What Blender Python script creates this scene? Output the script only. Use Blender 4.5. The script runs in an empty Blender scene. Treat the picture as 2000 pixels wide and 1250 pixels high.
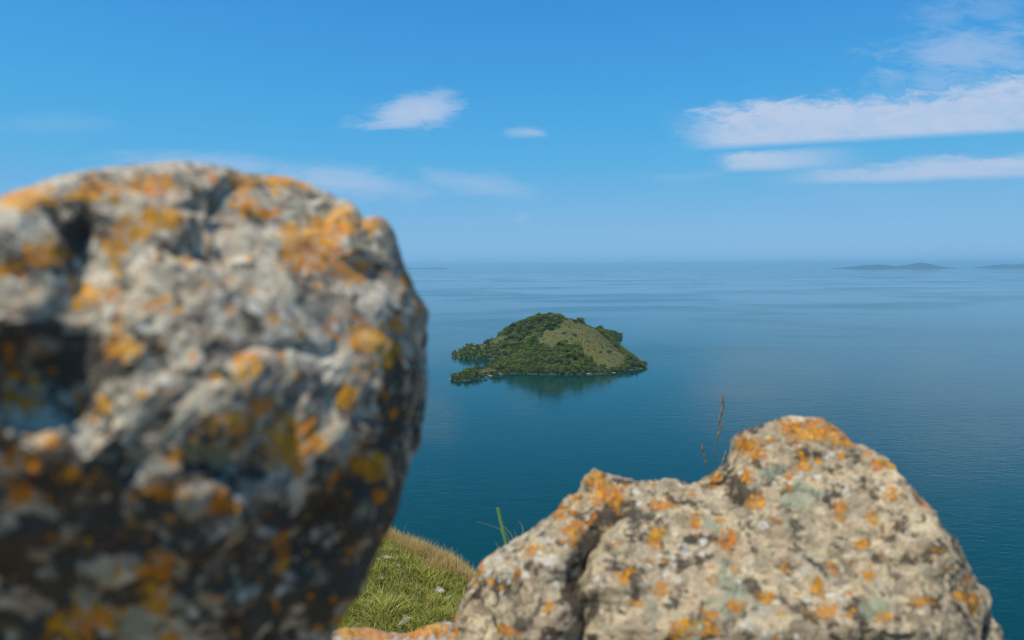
import bpy, bmesh, math, random
import numpy as np
from mathutils import Vector, Matrix, Euler

R = math.radians
SC = bpy.context.scene
COL = SC.collection

# ------------------------------------------------------------------ camera
CZ = 100.0                       # height of the lens above the lake
FPX = 2000 * 24.0 / 36.0         # focal length in photograph pixels
PITCH, ROLL = 4.50, 0.18
cam_data = bpy.data.cameras.new('camera')
cam_data.lens, cam_data.sensor_width = 24.0, 36.0
cam_data.clip_start, cam_data.clip_end = 0.02, 250000.0
cam_data.dof.use_dof = True
cam_data.dof.focus_distance = 300.0
cam_data.dof.aperture_fstop = 3.2
cam = bpy.data.objects.new('camera', cam_data)
COL.objects.link(cam)
cam.location = (0, 0, CZ)
cam.rotation_euler = (Euler((R(90 - PITCH), 0, 0)).to_matrix() @ Euler((0, 0, R(-ROLL))).to_matrix()).to_euler()
SC.camera = cam
CAMM = np.array(cam.rotation_euler.to_matrix())

SUN_EL, SUN_AZ = 65.0, -128.0    # azimuth from the view direction (+Y), clockwise

# ------------------------------------------------------------------ node helper
class NT:
    def __init__(s, tree): s.t = tree; s.n = tree.nodes; s.l = tree.links
    def node(s, typ, **k):
        n = s.n.new(typ)
        for a, b in k.items(): setattr(n, a, b)
        return n
    def put(s, sock, v):
        if isinstance(v, bpy.types.NodeSocket): s.l.new(v, sock)
        elif isinstance(v, (tuple, list)) and len(v) == 3 and sock.type == 'RGBA': sock.default_value = (*v, 1)
        else: sock.default_value = v
    def m(s, op, a, b=0.0, c=0.0, clamp=False):
        n = s.node('ShaderNodeMath', operation=op, use_clamp=clamp)
        s.put(n.inputs[0], a); s.put(n.inputs[1], b); s.put(n.inputs[2], c)
        return n.outputs[0]
    def add(s, a, b): return s.m('ADD', a, b)
    def sub(s, a, b): return s.m('SUBTRACT', a, b)
    def mul(s, a, b): return s.m('MULTIPLY', a, b)
    def step(s, v, a, b, lo=0.0, hi=1.0):
        n = s.node('ShaderNodeMapRange', interpolation_type='SMOOTHSTEP')
        s.put(n.inputs['Value'], v); s.put(n.inputs['From Min'], a); s.put(n.inputs['From Max'], b)
        n.inputs['To Min'].default_value = lo; n.inputs['To Max'].default_value = hi
        return n.outputs[0]
    def lin(s, v, a, b, lo=0.0, hi=1.0):
        n = s.node('ShaderNodeMapRange')
        s.put(n.inputs['Value'], v); n.inputs['From Min'].default_value = a; n.inputs['From Max'].default_value = b
        n.inputs['To Min'].default_value = lo; n.inputs['To Max'].default_value = hi
        return n.outputs[0]
    def mix(s, f, a, b, mode='MIX'):
        n = s.node('ShaderNodeMix', data_type='RGBA', blend_type=mode)
        s.put(n.inputs[0], f); s.put(n.inputs[6], a); s.put(n.inputs[7], b)
        return n.outputs[2]
    def noise(s, vec, scale, detail=4, rough=0.55, dist=0.0, out=0):
        n = s.node('ShaderNodeTexNoise')
        s.put(n.inputs['Vector'], vec); n.inputs['Scale'].default_value = scale
        n.inputs['Detail'].default_value = detail; n.inputs['Roughness'].default_value = rough
        n.inputs['Distortion'].default_value = dist
        return n.outputs[out]
    def voronoi(s, vec, scale, feature='F1', out='Distance'):
        n = s.node('ShaderNodeTexVoronoi', feature=feature)
        s.put(n.inputs['Vector'], vec); n.inputs['Scale'].default_value = scale
        return n.outputs[out]
    def coord(s, which='Object'): return s.node('ShaderNodeTexCoord').outputs[which]
    def mapping(s, vec, loc=(0,0,0), rot=(0,0,0), scale=(1,1,1)):
        n = s.node('ShaderNodeMapping'); s.put(n.inputs['Vector'], vec)
        n.inputs['Location'].default_value = loc; n.inputs['Rotation'].default_value = rot; n.inputs['Scale'].default_value = scale
        return n.outputs[0]
    def xyz(s, v):
        n = s.node('ShaderNodeSeparateXYZ'); s.put(n.inputs[0], v); return n.outputs
    def comb(s, x, y, z=0.0):
        n = s.node('ShaderNodeCombineXYZ')
        for i, v in enumerate((x, y, z)): s.put(n.inputs[i], v)
        return n.outputs[0]
    def attr(s, name, out='Fac'):
        return s.node('ShaderNodeAttribute', attribute_name=name).outputs[out]
    def vadd(s, a, b):
        n = s.node('ShaderNodeVectorMath', operation='ADD'); s.put(n.inputs[0], a); s.put(n.inputs[1], b); return n.outputs[0]
    def bump(s, h, strength, dist=1.0, normal=None):
        n = s.node('ShaderNodeBump'); s.put(n.inputs['Height'], h)
        s.put(n.inputs['Strength'], strength); n.inputs['Distance'].default_value = dist
        if normal is not None: s.put(n.inputs['Normal'], normal)
        return n.outputs[0]

def material(name):
    mt = bpy.data.materials.new(name); mt.use_nodes = True
    t = NT(mt.node_tree)
    b = t.n['Principled BSDF']
    return mt, t, b

# ------------------------------------------------------------------ sky
world = bpy.data.worlds.new('World'); SC.world = world; world.use_nodes = True
w = NT(world.node_tree); w.n.clear()
sky = w.node('ShaderNodeTexSky', sky_type='NISHITA')
sky.sun_disc = False
sky.sun_elevation = R(SUN_EL); sky.sun_rotation = R(SUN_AZ)
sky.altitude = 1100; sky.air_density = 1.0; sky.dust_density = 0.25; sky.ozone_density = 2.2
# grade of the whole sky: deeper, more saturated blue, as the picture's processing has it
d = w.coord('Generated')
dx, dy, dz = w.xyz(d)
w.put(sky.inputs['Vector'], w.comb(dx, dy, w.m('SQRT', w.add(w.mul(dz, dz), 0.008))))
hs = w.node('ShaderNodeHueSaturation'); hs.inputs['Saturation'].default_value = 1.35
hs.inputs['Hue'].default_value = 0.495; hs.inputs['Value'].default_value = 1.0
w.put(hs.inputs['Color'], sky.outputs[0])
skycol = w.mix(1.0, hs.outputs[0], (0.80, 1.17, 1.24), 'MULTIPLY')
SKY_S = 0.14
crv = w.node('ShaderNodeRGBCurve')
for ci, pts in enumerate([[(0, 0), (.031, .033), (.08, .062), (.147, .122), (1, .7)],
                          [(0, 0), (.183, .186), (.297, .258), (.44, .294), (1, .43)],
                          [(0, 0), (.44, .44), (.587, .485), (.75, .490), (1, .53)]]):
    cv = crv.mapping.curves[ci]
    cv.points[0].location = pts[0]; cv.points[1].location = pts[-1]
    for q in pts[1:-1]: cv.points.new(*q)
crv.mapping.update()
w.put(crv.inputs['Color'], w.mix(1.0, skycol, (SKY_S / 1.5,) * 3, 'MULTIPLY'))
skycol = w.mix(1.0, crv.outputs[0], (1.5 / SKY_S,) * 3, 'MULTIPLY')
# thin high clouds, laid out by direction (they are infinitely far)
front = w.step(dy, 0.15, 0.3)
dys = w.m('MAXIMUM', dy, 0.05)
X = w.m('DIVIDE', dx, dys); Z = w.m('DIVIDE', dz, dys)

def sky_pt(px, py):
    v = CAMM @ np.array([(px - 1000) / FPX, (625 - py) / FPX, -1.0])
    return v[0] / v[1], v[2] / v[1]
XZ = w.comb(X, Z, 0.0)
wisp_big = w.noise(w.mapping(XZ, scale=(7, 22, 1), rot=(0, 0, R(-8))), 1.0, 7, 0.62, 0.6)
wisp_fine = w.noise(w.mapping(XZ, scale=(22, 60, 1), rot=(0, 0, R(-14))), 1.0, 7, 0.65, 0.8)
jit = w.add(w.mul(w.sub(wisp_big, 0.5), 1.0), w.mul(w.sub(wisp_fine, 0.5), 0.55))

def line_z(p, q):                 # z of the line through two picture points, at X
    (x0, z0), (x1, z1) = sky_pt(*p), sky_pt(*q)
    k = (z1 - z0) / (x1 - x0)
    return w.add(w.mul(w.sub(X, x0), k), z0)
def band(lo_p, lo_q, hi_p, hi_q, xa, xb, xc, xd, amt, soft_lo, soft_hi, jl, jh):
    zl = w.add(line_z(lo_p, lo_q), w.mul(jit, jl))
    zh = w.add(line_z(hi_p, hi_q), w.mul(jit, jh))
    a = w.step(w.sub(Z, zl), 0.0, soft_lo)
    b = w.step(w.sub(zh, Z), 0.0, soft_hi)
    X2 = w.add(X, w.mul(jit, 0.10))
    e = w.step(X2, sky_pt(xa, 300)[0], sky_pt(xb, 300)[0])
    out = w.mul(w.mul(a, b), w.mul(e, amt))
    if xc is not None:
        out = w.mul(out, w.sub(1.0, w.step(X2, sky_pt(xc, 300)[0], sky_pt(xd, 300)[0])))
    return out
def blob(px, py, rx, ry, slope, amt, edge=0.8, jj=1.6):
    x0, z0 = sky_pt(px, py)
    ux = w.mul(w.sub(X, x0), FPX / rx)
    uz = w.mul(w.sub(w.sub(Z, z0), w.mul(w.sub(X, x0), slope)), FPX / ry)
    r2 = w.m('SQRT', w.add(w.mul(ux, ux), w.mul(uz, uz)))
    r2 = w.add(r2, w.mul(jit, jj))
    return w.mul(w.sub(1.0, w.step(r2, 1.0 - edge, 1.0)), amt)

clouds = [
    band((1400, 297), (2000, 263), (1400, 200), (2000, 140), 1285, 1430, None, None, 0.98, 0.014, 0.030, 0.004, 0.075),
    band((1400, 344), (1650, 338), (1400, 292), (1650, 280), 1370, 1450, 1480, 1720, 0.90, 0.016, 0.012, 0.012, 0.02),
    band((1600, 368), (2000, 352), (1600, 315), (2000, 288), 1480, 1740, None, None, 0.84, 0.014, 0.018, 0.01, 0.035),
    band((1500, 405), (1900, 400), (1500, 365), (1900, 350), 1440, 1640, 1700, 1900, 0.20, 0.03, 0.03, 0.02, 0.05),
    blob(805, 222, 135, 40, 0.06, 0.88, 0.85, 1.9),
    blob(1035, 258, 55, 14, 0.02, 0.55, 0.95, 2.0),
    blob(660, 352, 230, 44, -0.12, 0.60, 0.9, 1.3),
    blob(420, 322, 260, 34, -0.04, 0.42, 0.9, 1.3),
    blob(930, 358, 150, 34, -0.12, 0.40, 0.95, 1.7),
    blob(1020, 426, 26, 14, 0.1, 0.22, 0.9, 1.2),
    blob(1890, 112, 230, 80, 0.12, 0.55, 0.98, 2.4),
    blob(1880, 25, 150, 40, 0.05, 0.26, 0.95, 2.6),
    blob(1330, 345, 110, 14, 0.05, 0.14, 0.95, 2.0),
    blob(90, 245, 180, 30, 0.0, 0.12, 0.95, 1.8),
]
tot = clouds[0]
for c in clouds[1:]: tot = w.m('MAXIMUM', tot, c)
tot = w.mul(w.mul(tot, front), w.lin(w.add(w.mul(wisp_fine, 0.6), w.mul(wisp_big, 0.4)), 0.32, 0.66, 0.70, 1.15))
# the same kind of faint veils everywhere else in the sky
dzs = w.m('MAXIMUM', dz, 0.06)
P = w.comb(w.m('DIVIDE', dx, dzs), w.m('DIVIDE', dy, dzs), 0.0)
veil = w.noise(w.mapping(P, scale=(0.35, 0.9, 1)), 1.0, 7, 0.6, 0.5)
veil = w.mul(w.step(veil, 0.60, 0.85), w.mul(w.sub(1.0, front), 0.5))
veil = w.mul(veil, w.step(dz, 0.02, 0.2))
tot = w.m('ADD', tot, veil, clamp=True)
cloudcol = w.mix(1.0, (3.35, 4.1, 5.4), (1, 1, 1), 'MULTIPLY')
fin = w.mix(tot, skycol, cloudcol)
bg = w.node('ShaderNodeBackground'); bg.inputs['Strength'].default_value = SKY_S
w.put(bg.inputs['Color'], fin)
wo = w.node('ShaderNodeOutputWorld'); w.l.new(bg.outputs[0], wo.inputs[0])

world.cycles.sampling_method = 'MANUAL'; world.cycles.sample_map_resolution = 256

# ------------------------------------------------------------------ sun, exposure
sd = bpy.data.lights.new('sun', 'SUN'); sd.energy = 5.0; sd.angle = R(0.53); sd.color = (1.0, 0.94, 0.84)
sun = bpy.data.objects.new('sun', sd); COL.objects.link(sun)
sdir = Vector((math.sin(R(SUN_AZ)) * math.cos(R(SUN_EL)), math.cos(R(SUN_AZ)) * math.cos(R(SUN_EL)), math.sin(R(SUN_EL))))
sun.rotation_euler = sdir.to_track_quat('Z', 'Y').to_euler(); sun.location = (0, 0, 300)
vs = SC.view_settings
vs.view_transform = 'Standard'; vs.look = 'None'; vs.exposure = 0.06; vs.gamma = 1.0; vs.use_curve_mapping = False
SC.cycles.use_denoising = True; SC.cycles.filter_width = 1.0
SC.cycles.max_bounces = 6; SC.cycles.volume_bounces = 0
SC.cycles.caustics_reflective = False; SC.cycles.caustics_refractive = False

# ------------------------------------------------------------------ geometry helpers
rng = np.random.default_rng(11)
random.seed(5)
_perm = np.random.default_rng(3).permutation(256)
_perm = np.concatenate([_perm, _perm, _perm])
_g = np.random.default_rng(4).normal(size=(256, 3)); _g /= np.linalg.norm(_g, axis=1)[:, None]
def perlin(p):
    p = np.asarray(p, float); i = np.floor(p).astype(int); f = p - i; i &= 255
    u = f * f * f * (f * (f * 6 - 15) + 10)
    def gr(a, b, c):
        h = _perm[_perm[_perm[(i[:, 0] + a) & 255] + ((i[:, 1] + b) & 255)] + ((i[:, 2] + c) & 255)]
        g = _g[h]
        return g[:, 0] * (f[:, 0] - a) + g[:, 1] * (f[:, 1] - b) + g[:, 2] * (f[:, 2] - c)
    x0 = gr(0,0,0) * (1-u[:,0]) + gr(1,0,0) * u[:,0]; x1 = gr(0,1,0) * (1-u[:,0]) + gr(1,1,0) * u[:,0]
    y0 = gr(0,0,1) * (1-u[:,0]) + gr(1,0,1) * u[:,0]; y1 = gr(0,1,1) * (1-u[:,0]) + gr(1,1,1) * u[:,0]
    a = x0 * (1-u[:,1]) + x1 * u[:,1]; b = y0 * (1-u[:,1]) + y1 * u[:,1]
    return a * (1-u[:,2]) + b * u[:,2]
def fbm(p, oct=4, gain=0.5, ridged=False):
    s = np.zeros(len(p)); a = 1.0
    for k in range(oct):
        v = perlin(p * (2.03 ** k) + 17.3 * k)
        s += a * ((0.35 - np.abs(v)) * 1.6 if ridged else v); a *= gain
    return s
def sstep(x, a, b):
    t = np.clip((x - a) / (b - a), 0, 1); return t * t * (3 - 2 * t)

def ray(px, py):
    v = CAMM @ np.array([(px - 1000) / FPX, (625 - py) / FPX, -1.0]); return v / np.linalg.norm(v)
def on_lake(px, py):
    r = ray(px, py); t = -CZ / r[2]; return np.array([r[0] * t, r[1] * t])
def at_dist(px, py, dist):        # the point a pixel shows, dist metres ahead
    r = ray(px, py); t = dist / r[1]; return np.array([r[0] * t, dist, CZ + r[2] * t])
def project(P):
    q = (P - np.array([0, 0, CZ])) @ CAMM
    return 1000 + FPX * q[:, 0] / -q[:, 2], 625 - FPX * q[:, 1] / -q[:, 2]

def mesh_np(name, verts, faces, smooth=True):
    me = bpy.data.meshes.new(name)
    verts = np.ascontiguousarray(verts, np.float32); faces = np.ascontiguousarray(faces, np.int32)
    k = faces.shape[1]
    me.vertices.add(len(verts)); me.vertices.foreach_set('co', verts.ravel())
    me.loops.add(faces.size); me.loops.foreach_set('vertex_index', faces.ravel())
    me.polygons.add(len(faces)); me.polygons.foreach_set('loop_start', np.arange(0, faces.size, k, dtype=np.int32))
    me.polygons.foreach_set('loop_total', np.full(len(faces), k, np.int32))
    me.polygons.foreach_set('use_smooth', np.full(len(faces), smooth))
    me.update(calc_edges=True); me.validate()
    return me
def set_attr(me, name, data):
    a = me.attributes.new(name, 'FLOAT', 'POINT'); a.data.foreach_set('value', np.ascontiguousarray(data, np.float32))
def set_col(me, name, data):
    a = me.attributes.new(name, 'FLOAT_COLOR', 'POINT')
    a.data.foreach_set('color', np.ascontiguousarray(np.concatenate([data, np.ones((len(data), 1))], 1), np.float32).ravel())
def link(name, me, mat=None, parent=None, loc=None):
    o = bpy.data.objects.new(name, me); COL.objects.link(o)
    if mat is not None and me is not None and not me.materials: me.materials.append(mat)
    if parent is not None: o.parent = parent
    if loc is not None: o.location = loc
    return o
def tag(o, label=None, category=None, group=None, kind=None):
    for k, v in (('label', label), ('category', category), ('group', group), ('kind', kind)):
        if v: o[k] = v
    return o
def grid_faces(ni, nj, wrap=False):
    i = np.arange(ni - 1)[:, None]; j = np.arange(nj if wrap else nj - 1)[None, :]
    j2 = (j + 1) % nj
    return np.stack([i * nj + j, i * nj + j2, (i + 1) * nj + j2, (i + 1) * nj + j], -1).reshape(-1, 4)

# ------------------------------------------------------------------ lake
mw, t, b = material('lake_water')
co = t.coord('Object')
# calm slicks and breezier streaks, kilometres long
streak = t.noise(t.mapping(co, scale=(1 / 700, 1 / 380, 1), rot=(0, 0, R(14))), 1.0, 5, 0.6, 0.7)
streak2 = t.noise(t.mapping(co, scale=(1 / 3600, 1 / 1700, 1), rot=(0, 0, R(-8))), 1.0, 5, 0.6, 0.4)
breeze = t.add(t.mul(t.step(streak, 0.38, 0.62), 0.75), t.mul(t.step(streak2, 0.38, 0.62), 0.40))
# sheltered water round the island
lx, ly, lz = t.xyz(t.mapping(co, loc=(-35.0 / 260, -610.0 / 260, 0), scale=(1 / 260, 1 / 260, 1)))
lee = t.step(t.add(t.m('SQRT', t.add(t.mul(lx, lx), t.mul(ly, ly))), t.mul(t.sub(streak, 0.5), 0.9)), 0.25, 0.85, 0.42, 1.0)
rip = t.noise(t.mapping(co, scale=(1 / 8.5, 1 / 3.2, 1), rot=(0, 0, R(24))), 1.0, 4, 0.6, 0.8)
rip2 = t.noise(t.mapping(co, scale=(1 / 26, 1 / 9, 1), rot=(0, 0, R(-12))), 1.0, 3, 0.5, 0.4)
hgt = t.add(t.mul(rip, 0.42), t.mul(rip2, 0.40))
nrm = t.bump(hgt, t.mul(t.lin(breeze, 0.0, 1.15, 0.05, 0.60), lee), 1.0)
b.inputs['Base Color'].default_value = (0.0002, 0.0310, 0.0285, 1)
b.inputs['Specular Tint'].default_value = (0.55, 0.92, 1.0, 1)
t.put(b.inputs['Roughness'], t.mul(t.lin(breeze, 0.2, 1.15, 0.02, 0.16), lee)); b.inputs['IOR'].default_value = 1.31
t.put(b.inputs['Normal'], nrm)
ang = np.linspace(0, 2 * math.pi, 128, endpoint=False)
rads = np.array([0.0, 150, 400, 900, 2000, 5000, 12000, 30000, 60000, 90000])[1:]
V = [np.array([[0, 0, 0]])]
for rr in rads: V.append(np.stack([rr * np.cos(ang), rr * np.sin(ang), 0 * ang], 1))
V = np.concatenate(V)
F = grid_faces(len(rads), 128, True) + 1
me = mesh_np('lake_water', V, F)
bm = bmesh.new(); bm.from_mesh(me); bm.verts.ensure_lookup_table()
bm.faces.new([bm.verts[1 + k] for k in range(128)]); bm.to_mesh(me); bm.free()
tag(link('lake_water', me, mw), label='calm blue green lake reaching to the hazy horizon', kind='structure')

# ------------------------------------------------------------------ near hillside (the headland the camera stands on)
EN = np.array([0.78, 0.625]); EC = 6.8           # edge of the grassy shoulder: EN.p = EC, then it drops to the lake
_py = np.array([-60, -10, -2, 0.9, 1.5, 2.0, 3.0, 5.0, 7.5, 9.0, 14.0, 20.0, 60.0])
_pz = np.array([5.0, 0.0, -0.75, -0.82, -1.05, -1.55, -2.35, -3.6, -4.62, -5.0, -5.42, -6.5, -16.0])
def hill_z(x, y):
    x = np.asarray(x, float); y = np.asarray(y, float)
    z = np.interp(y, _py, _pz)
    s = EN[0] * x + EN[1] * y - EC
    k = 0.5 * (s + np.sqrt(s * s + 0.35))        # smooth max(s, 0)
    z = z - 1.05 * k
    far = sstep(np.hypot(x, y - 1.0), 1.5, 5.0)
    q = np.stack([x, y, 0 * x], -1).reshape(-1, 3)
    bumps = (fbm(q * 0.45, 3) * 0.22 + fbm(q * 2.2 + 40, 3) * 0.075).reshape(x.shape)
    return np.maximum(CZ + z + bumps * (0.25 + 0.75 * far), -140.0)

mg, t, b = material('turf_soil')
co = t.coord('Object')
n1 = t.noise(co, 0.9, 5, 0.6); n2 = t.noise(co, 9.0, 5, 0.65); n3 = t.noise(co, 45.0, 4, 0.6)
c = t.mix(t.step(n1, 0.4, 0.62), (0.085, 0.105, 0.016), (0.15, 0.13, 0.04))
c = t.mix(t.step(n2, 0.5, 0.7), c, (0.17, 0.135, 0.07))
c = t.mix(t.mul(t.step(n3, 0.35, 0.7), 0.6), c, (0.03, 0.045, 0.010))
gxx, gyy, gzz = t.xyz(co)
bounce_ground = t.sub(1.0, t.step(t.add(gyy, t.mul(t.sub(n1, 0.5), 3.0)), 1.4, 2.6))       # unseen stony ground, set pale to bounce warm light into the boulders' shade
c = t.mix(bounce_ground, c, t.mix(t.step(n2, 0.35, 0.65), (0.20, 0.155, 0.095), (0.30, 0.24, 0.155)))
t.put(b.inputs['Base Color'], c); b.inputs['Roughness'].default_value = 0.95
t.put(b.inputs['Normal'], t.bump(t.add(n2, n3), 0.6, 0.05))
def axis(lo, hi, fine_lo, fine_hi, step):
    fine = np.arange(fine_lo, fine_hi, step)
    return np.concatenate([fine_lo - np.geomspace(step, fine_lo - lo, 46)[::-1], fine, fine_hi + np.geomspace(step, hi - fine_hi, 46)])
gx = axis(-220, 200, -9.0, 5.0, 0.09); gy = axis(-120, 260, -2.0, 19.0, 0.09)
XX, YY = np.meshgrid(gx, gy)
ZZ = hill_z(XX, YY)
me = mesh_np('hillside', np.stack([XX.ravel(), YY.ravel(), ZZ.ravel()], -1), grid_faces(len(gy), len(gx)))
tag(link('hillside', me, mg), label='steep grassy headland slope dropping to the lake', kind='structure')

# ------------------------------------------------------------------ the island
SHORE = [(881,695),(900,699),(930,700),(960,701),(985,703),(995,706.5),(986,713),(950,719),(922,726),(897,733),(882,738),
         (880,742),(893,745),(920,742),(945,738),(968,733),(990,730),(1015,730),(1050,731),(1091,732),(1130,732),(1175,731),
         (1205,727),(1230,723),(1257,719),(1259,715),(1243,704),(1226,692),(1206,679),(1194,671),(1187,667),(1196,665.5),
         (1208,664),(1215,661),(1212,655),(1192,649),(1168,646),(1120,648),(1060,652),(1000,662),(960,675),(920,686),(893,691)]
shore = np.array([on_lake(*p) for p in SHORE])
# densify and roughen the coast
pts = []
for a, c2 in zip(shore, np.roll(shore, -1, 0)):
    n = max(2, int(np.linalg.norm(c2 - a) / 4))
    for k in range(n): pts.append(a + (c2 - a) * k / n)
pts = np.array(pts)
q = np.concatenate([pts * 0.06, np.zeros((len(pts), 1))], 1)
pts += np.stack([fbm(q, 3), fbm(q + 9.1, 3)], 1) * 4.0
shore = pts
def shore_dist(P):                # signed distance to the coast, positive on land
    a = shore; bb = np.roll(shore, -1, 0); dd = bb - a; L2 = (dd ** 2).sum(1)
    best = np.full(len(P), 1e9); inside = np.zeros(len(P), bool)
    for i in range(len(a)):
        tt = np.clip(((P - a[i]) @ dd[i]) / L2[i], 0, 1)
        best = np.minimum(best, np.hypot(*(P - a[i] - tt[:, None] * dd[i]).T))
        cond = (a[i, 1] > P[:, 1]) != (bb[i, 1] > P[:, 1])
        xi = a[i, 0] + (P[:, 1] - a[i, 1]) / (bb[i, 1] - a[i, 1] + 1e-12) * dd[i, 0]
        inside ^= cond & (P[:, 0] < xi)
    return np.where(inside, best, -best)
CTRL = [(1060,620,760,-3),(1030,624,760,-4),(1000,637,760,-4),(975,650,768,-4),(960,663,768,-3),(925,674,763,-2),(900,685,757,-2),
        (1100,621,785,0),(1125,627,805,0),(1145,634,835,-3),(1170,641,875,-4),(1195,652,915,-4),
        (1175,650,745,0),(1196,671,715,-3),(1227,692,678,-3),(1245,705,655,-3),
        (1100,645,722,0),(1080,655,712,0),(1130,676,685,0),(1062,676,690,-3),(1060,702,655,-3),(1010,690,690,-4),
        (1030,660,720,-4),(1000,668,725,-4),(1090,716,636,-3),(1150,706,648,-3),(1165,685,672,0),(1195,698,660,-2),
        (930,686,750,-2),(965,684,738,-3),(985,700,706,-4)]
cp = np.array([at_dist(px, py, dd) + np.array([0, 0, dz_]) for px, py, dd, dz_ in CTRL])
extra = np.array([[*on_lake(930, 732), 3.0], [*on_lake(965, 724), 4.5], [*on_lake(1000, 716), 6.0], [*on_lake(1000,705), 7.0]])
cp = np.concatenate([cp, extra, np.concatenate([shore[::2], np.zeros((len(shore[::2]), 1))], 1)])
SCL = 100.0
def phi(r): return np.where(r > 1e-9, r * r * np.log(r + 1e-12), 0)
A = cp[:, :2] / SCL; n = len(A)
K = phi(np.linalg.norm(A[:, None] - A[None], axis=2)) + np.eye(n) * 0.004
Pm = np.concatenate([np.ones((n, 1)), A], 1)
sol = np.linalg.solve(np.block([[K, Pm], [Pm.T, np.zeros((3, 3))]]), np.concatenate([cp[:, 2], np.zeros(3)]))
def island_z(P):
    P = np.atleast_2d(np.asarray(P, float)); z = np.empty(len(P))
    sd_ = shore_dist(P)
    for s0 in range(0, len(P), 20000):
        Q = P[s0:s0 + 20000] / SCL
        z[s0:s0 + 20000] = phi(np.linalg.norm(Q[:, None] - A[None], axis=2)) @ sol[:n] + sol[n] + Q @ sol[n + 1:]
    q = np.concatenate([P, np.zeros((len(P), 1))], 1)
    rough = fbm(q * 0.05, 4) * 1.3 * np.clip(sd_ / 25, 0, 1)
    land = np.minimum(np.maximum(z, 0.5 + 0.22 * np.clip(sd_, 0, 14)), 0.35 + 0.85 * np.maximum(sd_, 0)) + rough
    return np.where(sd_ > 0, np.maximum(land, 0.3 * np.clip(sd_, 0, 1)), np.maximum(-0.6 + 0.5 * sd_, -8)), sd_

mi, t, b = material('island_ground')
co = t.coord('Object')
px_, py_, pz_ = t.xyz(co)
n1 = t.noise(co, 0.045, 5, 0.6, 0.3); n2 = t.noise(co, 0.35, 5, 0.65); n3 = t.noise(t.mapping(co, scale=(0.5, 0.5, 2.2)), 0.5, 4, 0.6)
c = t.mix(t.step(n1, 0.38, 0.62), (0.105, 0.092, 0.016), (0.072, 0.085, 0.014))
c = t.mix(t.step(n2, 0.48, 0.66), c, (0.072, 0.078, 0.016))
c = t.mix(t.mul(t.step(n3, 0.52, 0.7), 0.55), c, (0.150, 0.112, 0.046))
c = t.mix(t.attr('open'), t.mix(n2, (0.014, 0.026, 0.006), (0.038, 0.054, 0.011)), c)
rockb = t.sub(1.0, t.step(t.add(pz_, t.mul(n2, 1.2)), 0.55, 0.95))
rockb = t.mul(rockb, t.step(t.noise(co, 0.06, 4), 0.50, 0.60))
c = t.mix(rockb, c, t.mix(t.step(n3, 0.4, 0.65), (0.03, 0.028, 0.02), (0.13, 0.105, 0.075)))
t.put(b.inputs['Base Color'], c); b.inputs['Roughness'].default_value = 0.95
t.put(b.inputs['Normal'], t.bump(t.add(n2, t.noise(co, 1.6, 4, 0.6)), 0.8, 0.5))
x0, x1, y0, y1 = shore[:, 0].min() - 15, shore[:, 0].max() + 15, shore[:, 1].min() - 15, shore[:, 1].max() + 15
gx = np.arange(x0, x1, 1.5); gy = np.arange(y0, y1, 1.5)
XX, YY = np.meshgrid(gx, gy)
ZI, SD = island_z(np.stack([XX.ravel(), YY.ravel()], -1))
me = mesh_np('island', np.stack([XX.ravel(), YY.ravel(), ZI], -1), grid_faces(len(gy), len(gx)))
tag(link('island', me, mi), label='small hilly island with grassy slope in the middle of the lake', kind='structure')
isl_mesh = me; isl_xyz = np.stack([XX.ravel(), YY.ravel(), ZI], -1)
ZG = ZI.reshape(XX.shape); SDG = SD.reshape(XX.shape)
def bil(G, P):
    u = np.clip((P[:, 0] - gx[0]) / 1.5, 0, len(gx) - 1.01); v = np.clip((P[:, 1] - gy[0]) / 1.5, 0, len(gy) - 1.01)
    i = u.astype(int); j = v.astype(int); fu = u - i; fv = v - j
    return (G[j, i] * (1-fu) * (1-fv) + G[j, i+1] * fu * (1-fv) + G[j+1, i] * (1-fu) * fv + G[j+1, i+1] * fu * fv)
def hit_island(px, py):           # first ground point of the island a pixel looks at
    r = ray(px, py); tt = np.linspace(560, 1100, 1400)
    Q = np.array([0, 0, CZ]) + r[None] * tt[:, None]
    h = bil(ZG, Q[:, :2]); k = np.argmax(Q[:, 2] < h)
    return Q[k] if (Q[:, 2] < h).any() else None

# foliage and wood
def foliage(name, dark, light, tint):
    mt, t, b = material(name)
    at = t.attr('shade'); oi = t.node('ShaderNodeObjectInfo').outputs['Random']
    v = t.add(t.mul(at, 0.75), t.mul(oi, 0.25))
    c = t.mix(v, dark, light)
    c = t.mix(t.mul(t.step(t.noise(t.coord('Object'), 0.02, 3), 0.45, 0.65), 0.5), c, tint)
    t.put(b.inputs['Base Color'], c); b.inputs['Roughness'].default_value = 0.75
    b.inputs['Specular IOR Level'].default_value = 0.25
    return mt
m_leaf = foliage('island_leaves', (0.012, 0.036, 0.009), (0.150, 0.195, 0.022), (0.092, 0.135, 0.020))
m_leaf_dark = foliage('dark_leaves', (0.012, 0.032, 0.010), (0.042, 0.078, 0.018), (0.032, 0.062, 0.016))
m_leaf_olive = foliage('olive_leaves', (0.034, 0.044, 0.010), (0.090, 0.100, 0.022), (0.075, 0.075, 0.020))
m_leaf_red = foliage('russet_leaves', (0.045, 0.036, 0.014), (0.105, 0.075, 0.028), (0.080, 0.060, 0.022))
mb, t, b = material('tree_bark')
t.put(b.inputs['Base Color'], t.mix(t.noise(t.coord('Object'), 3.0, 4), (0.06, 0.045, 0.03), (0.16, 0.13, 0.10)))
b.inputs['Roughness'].default_value = 0.9

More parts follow.
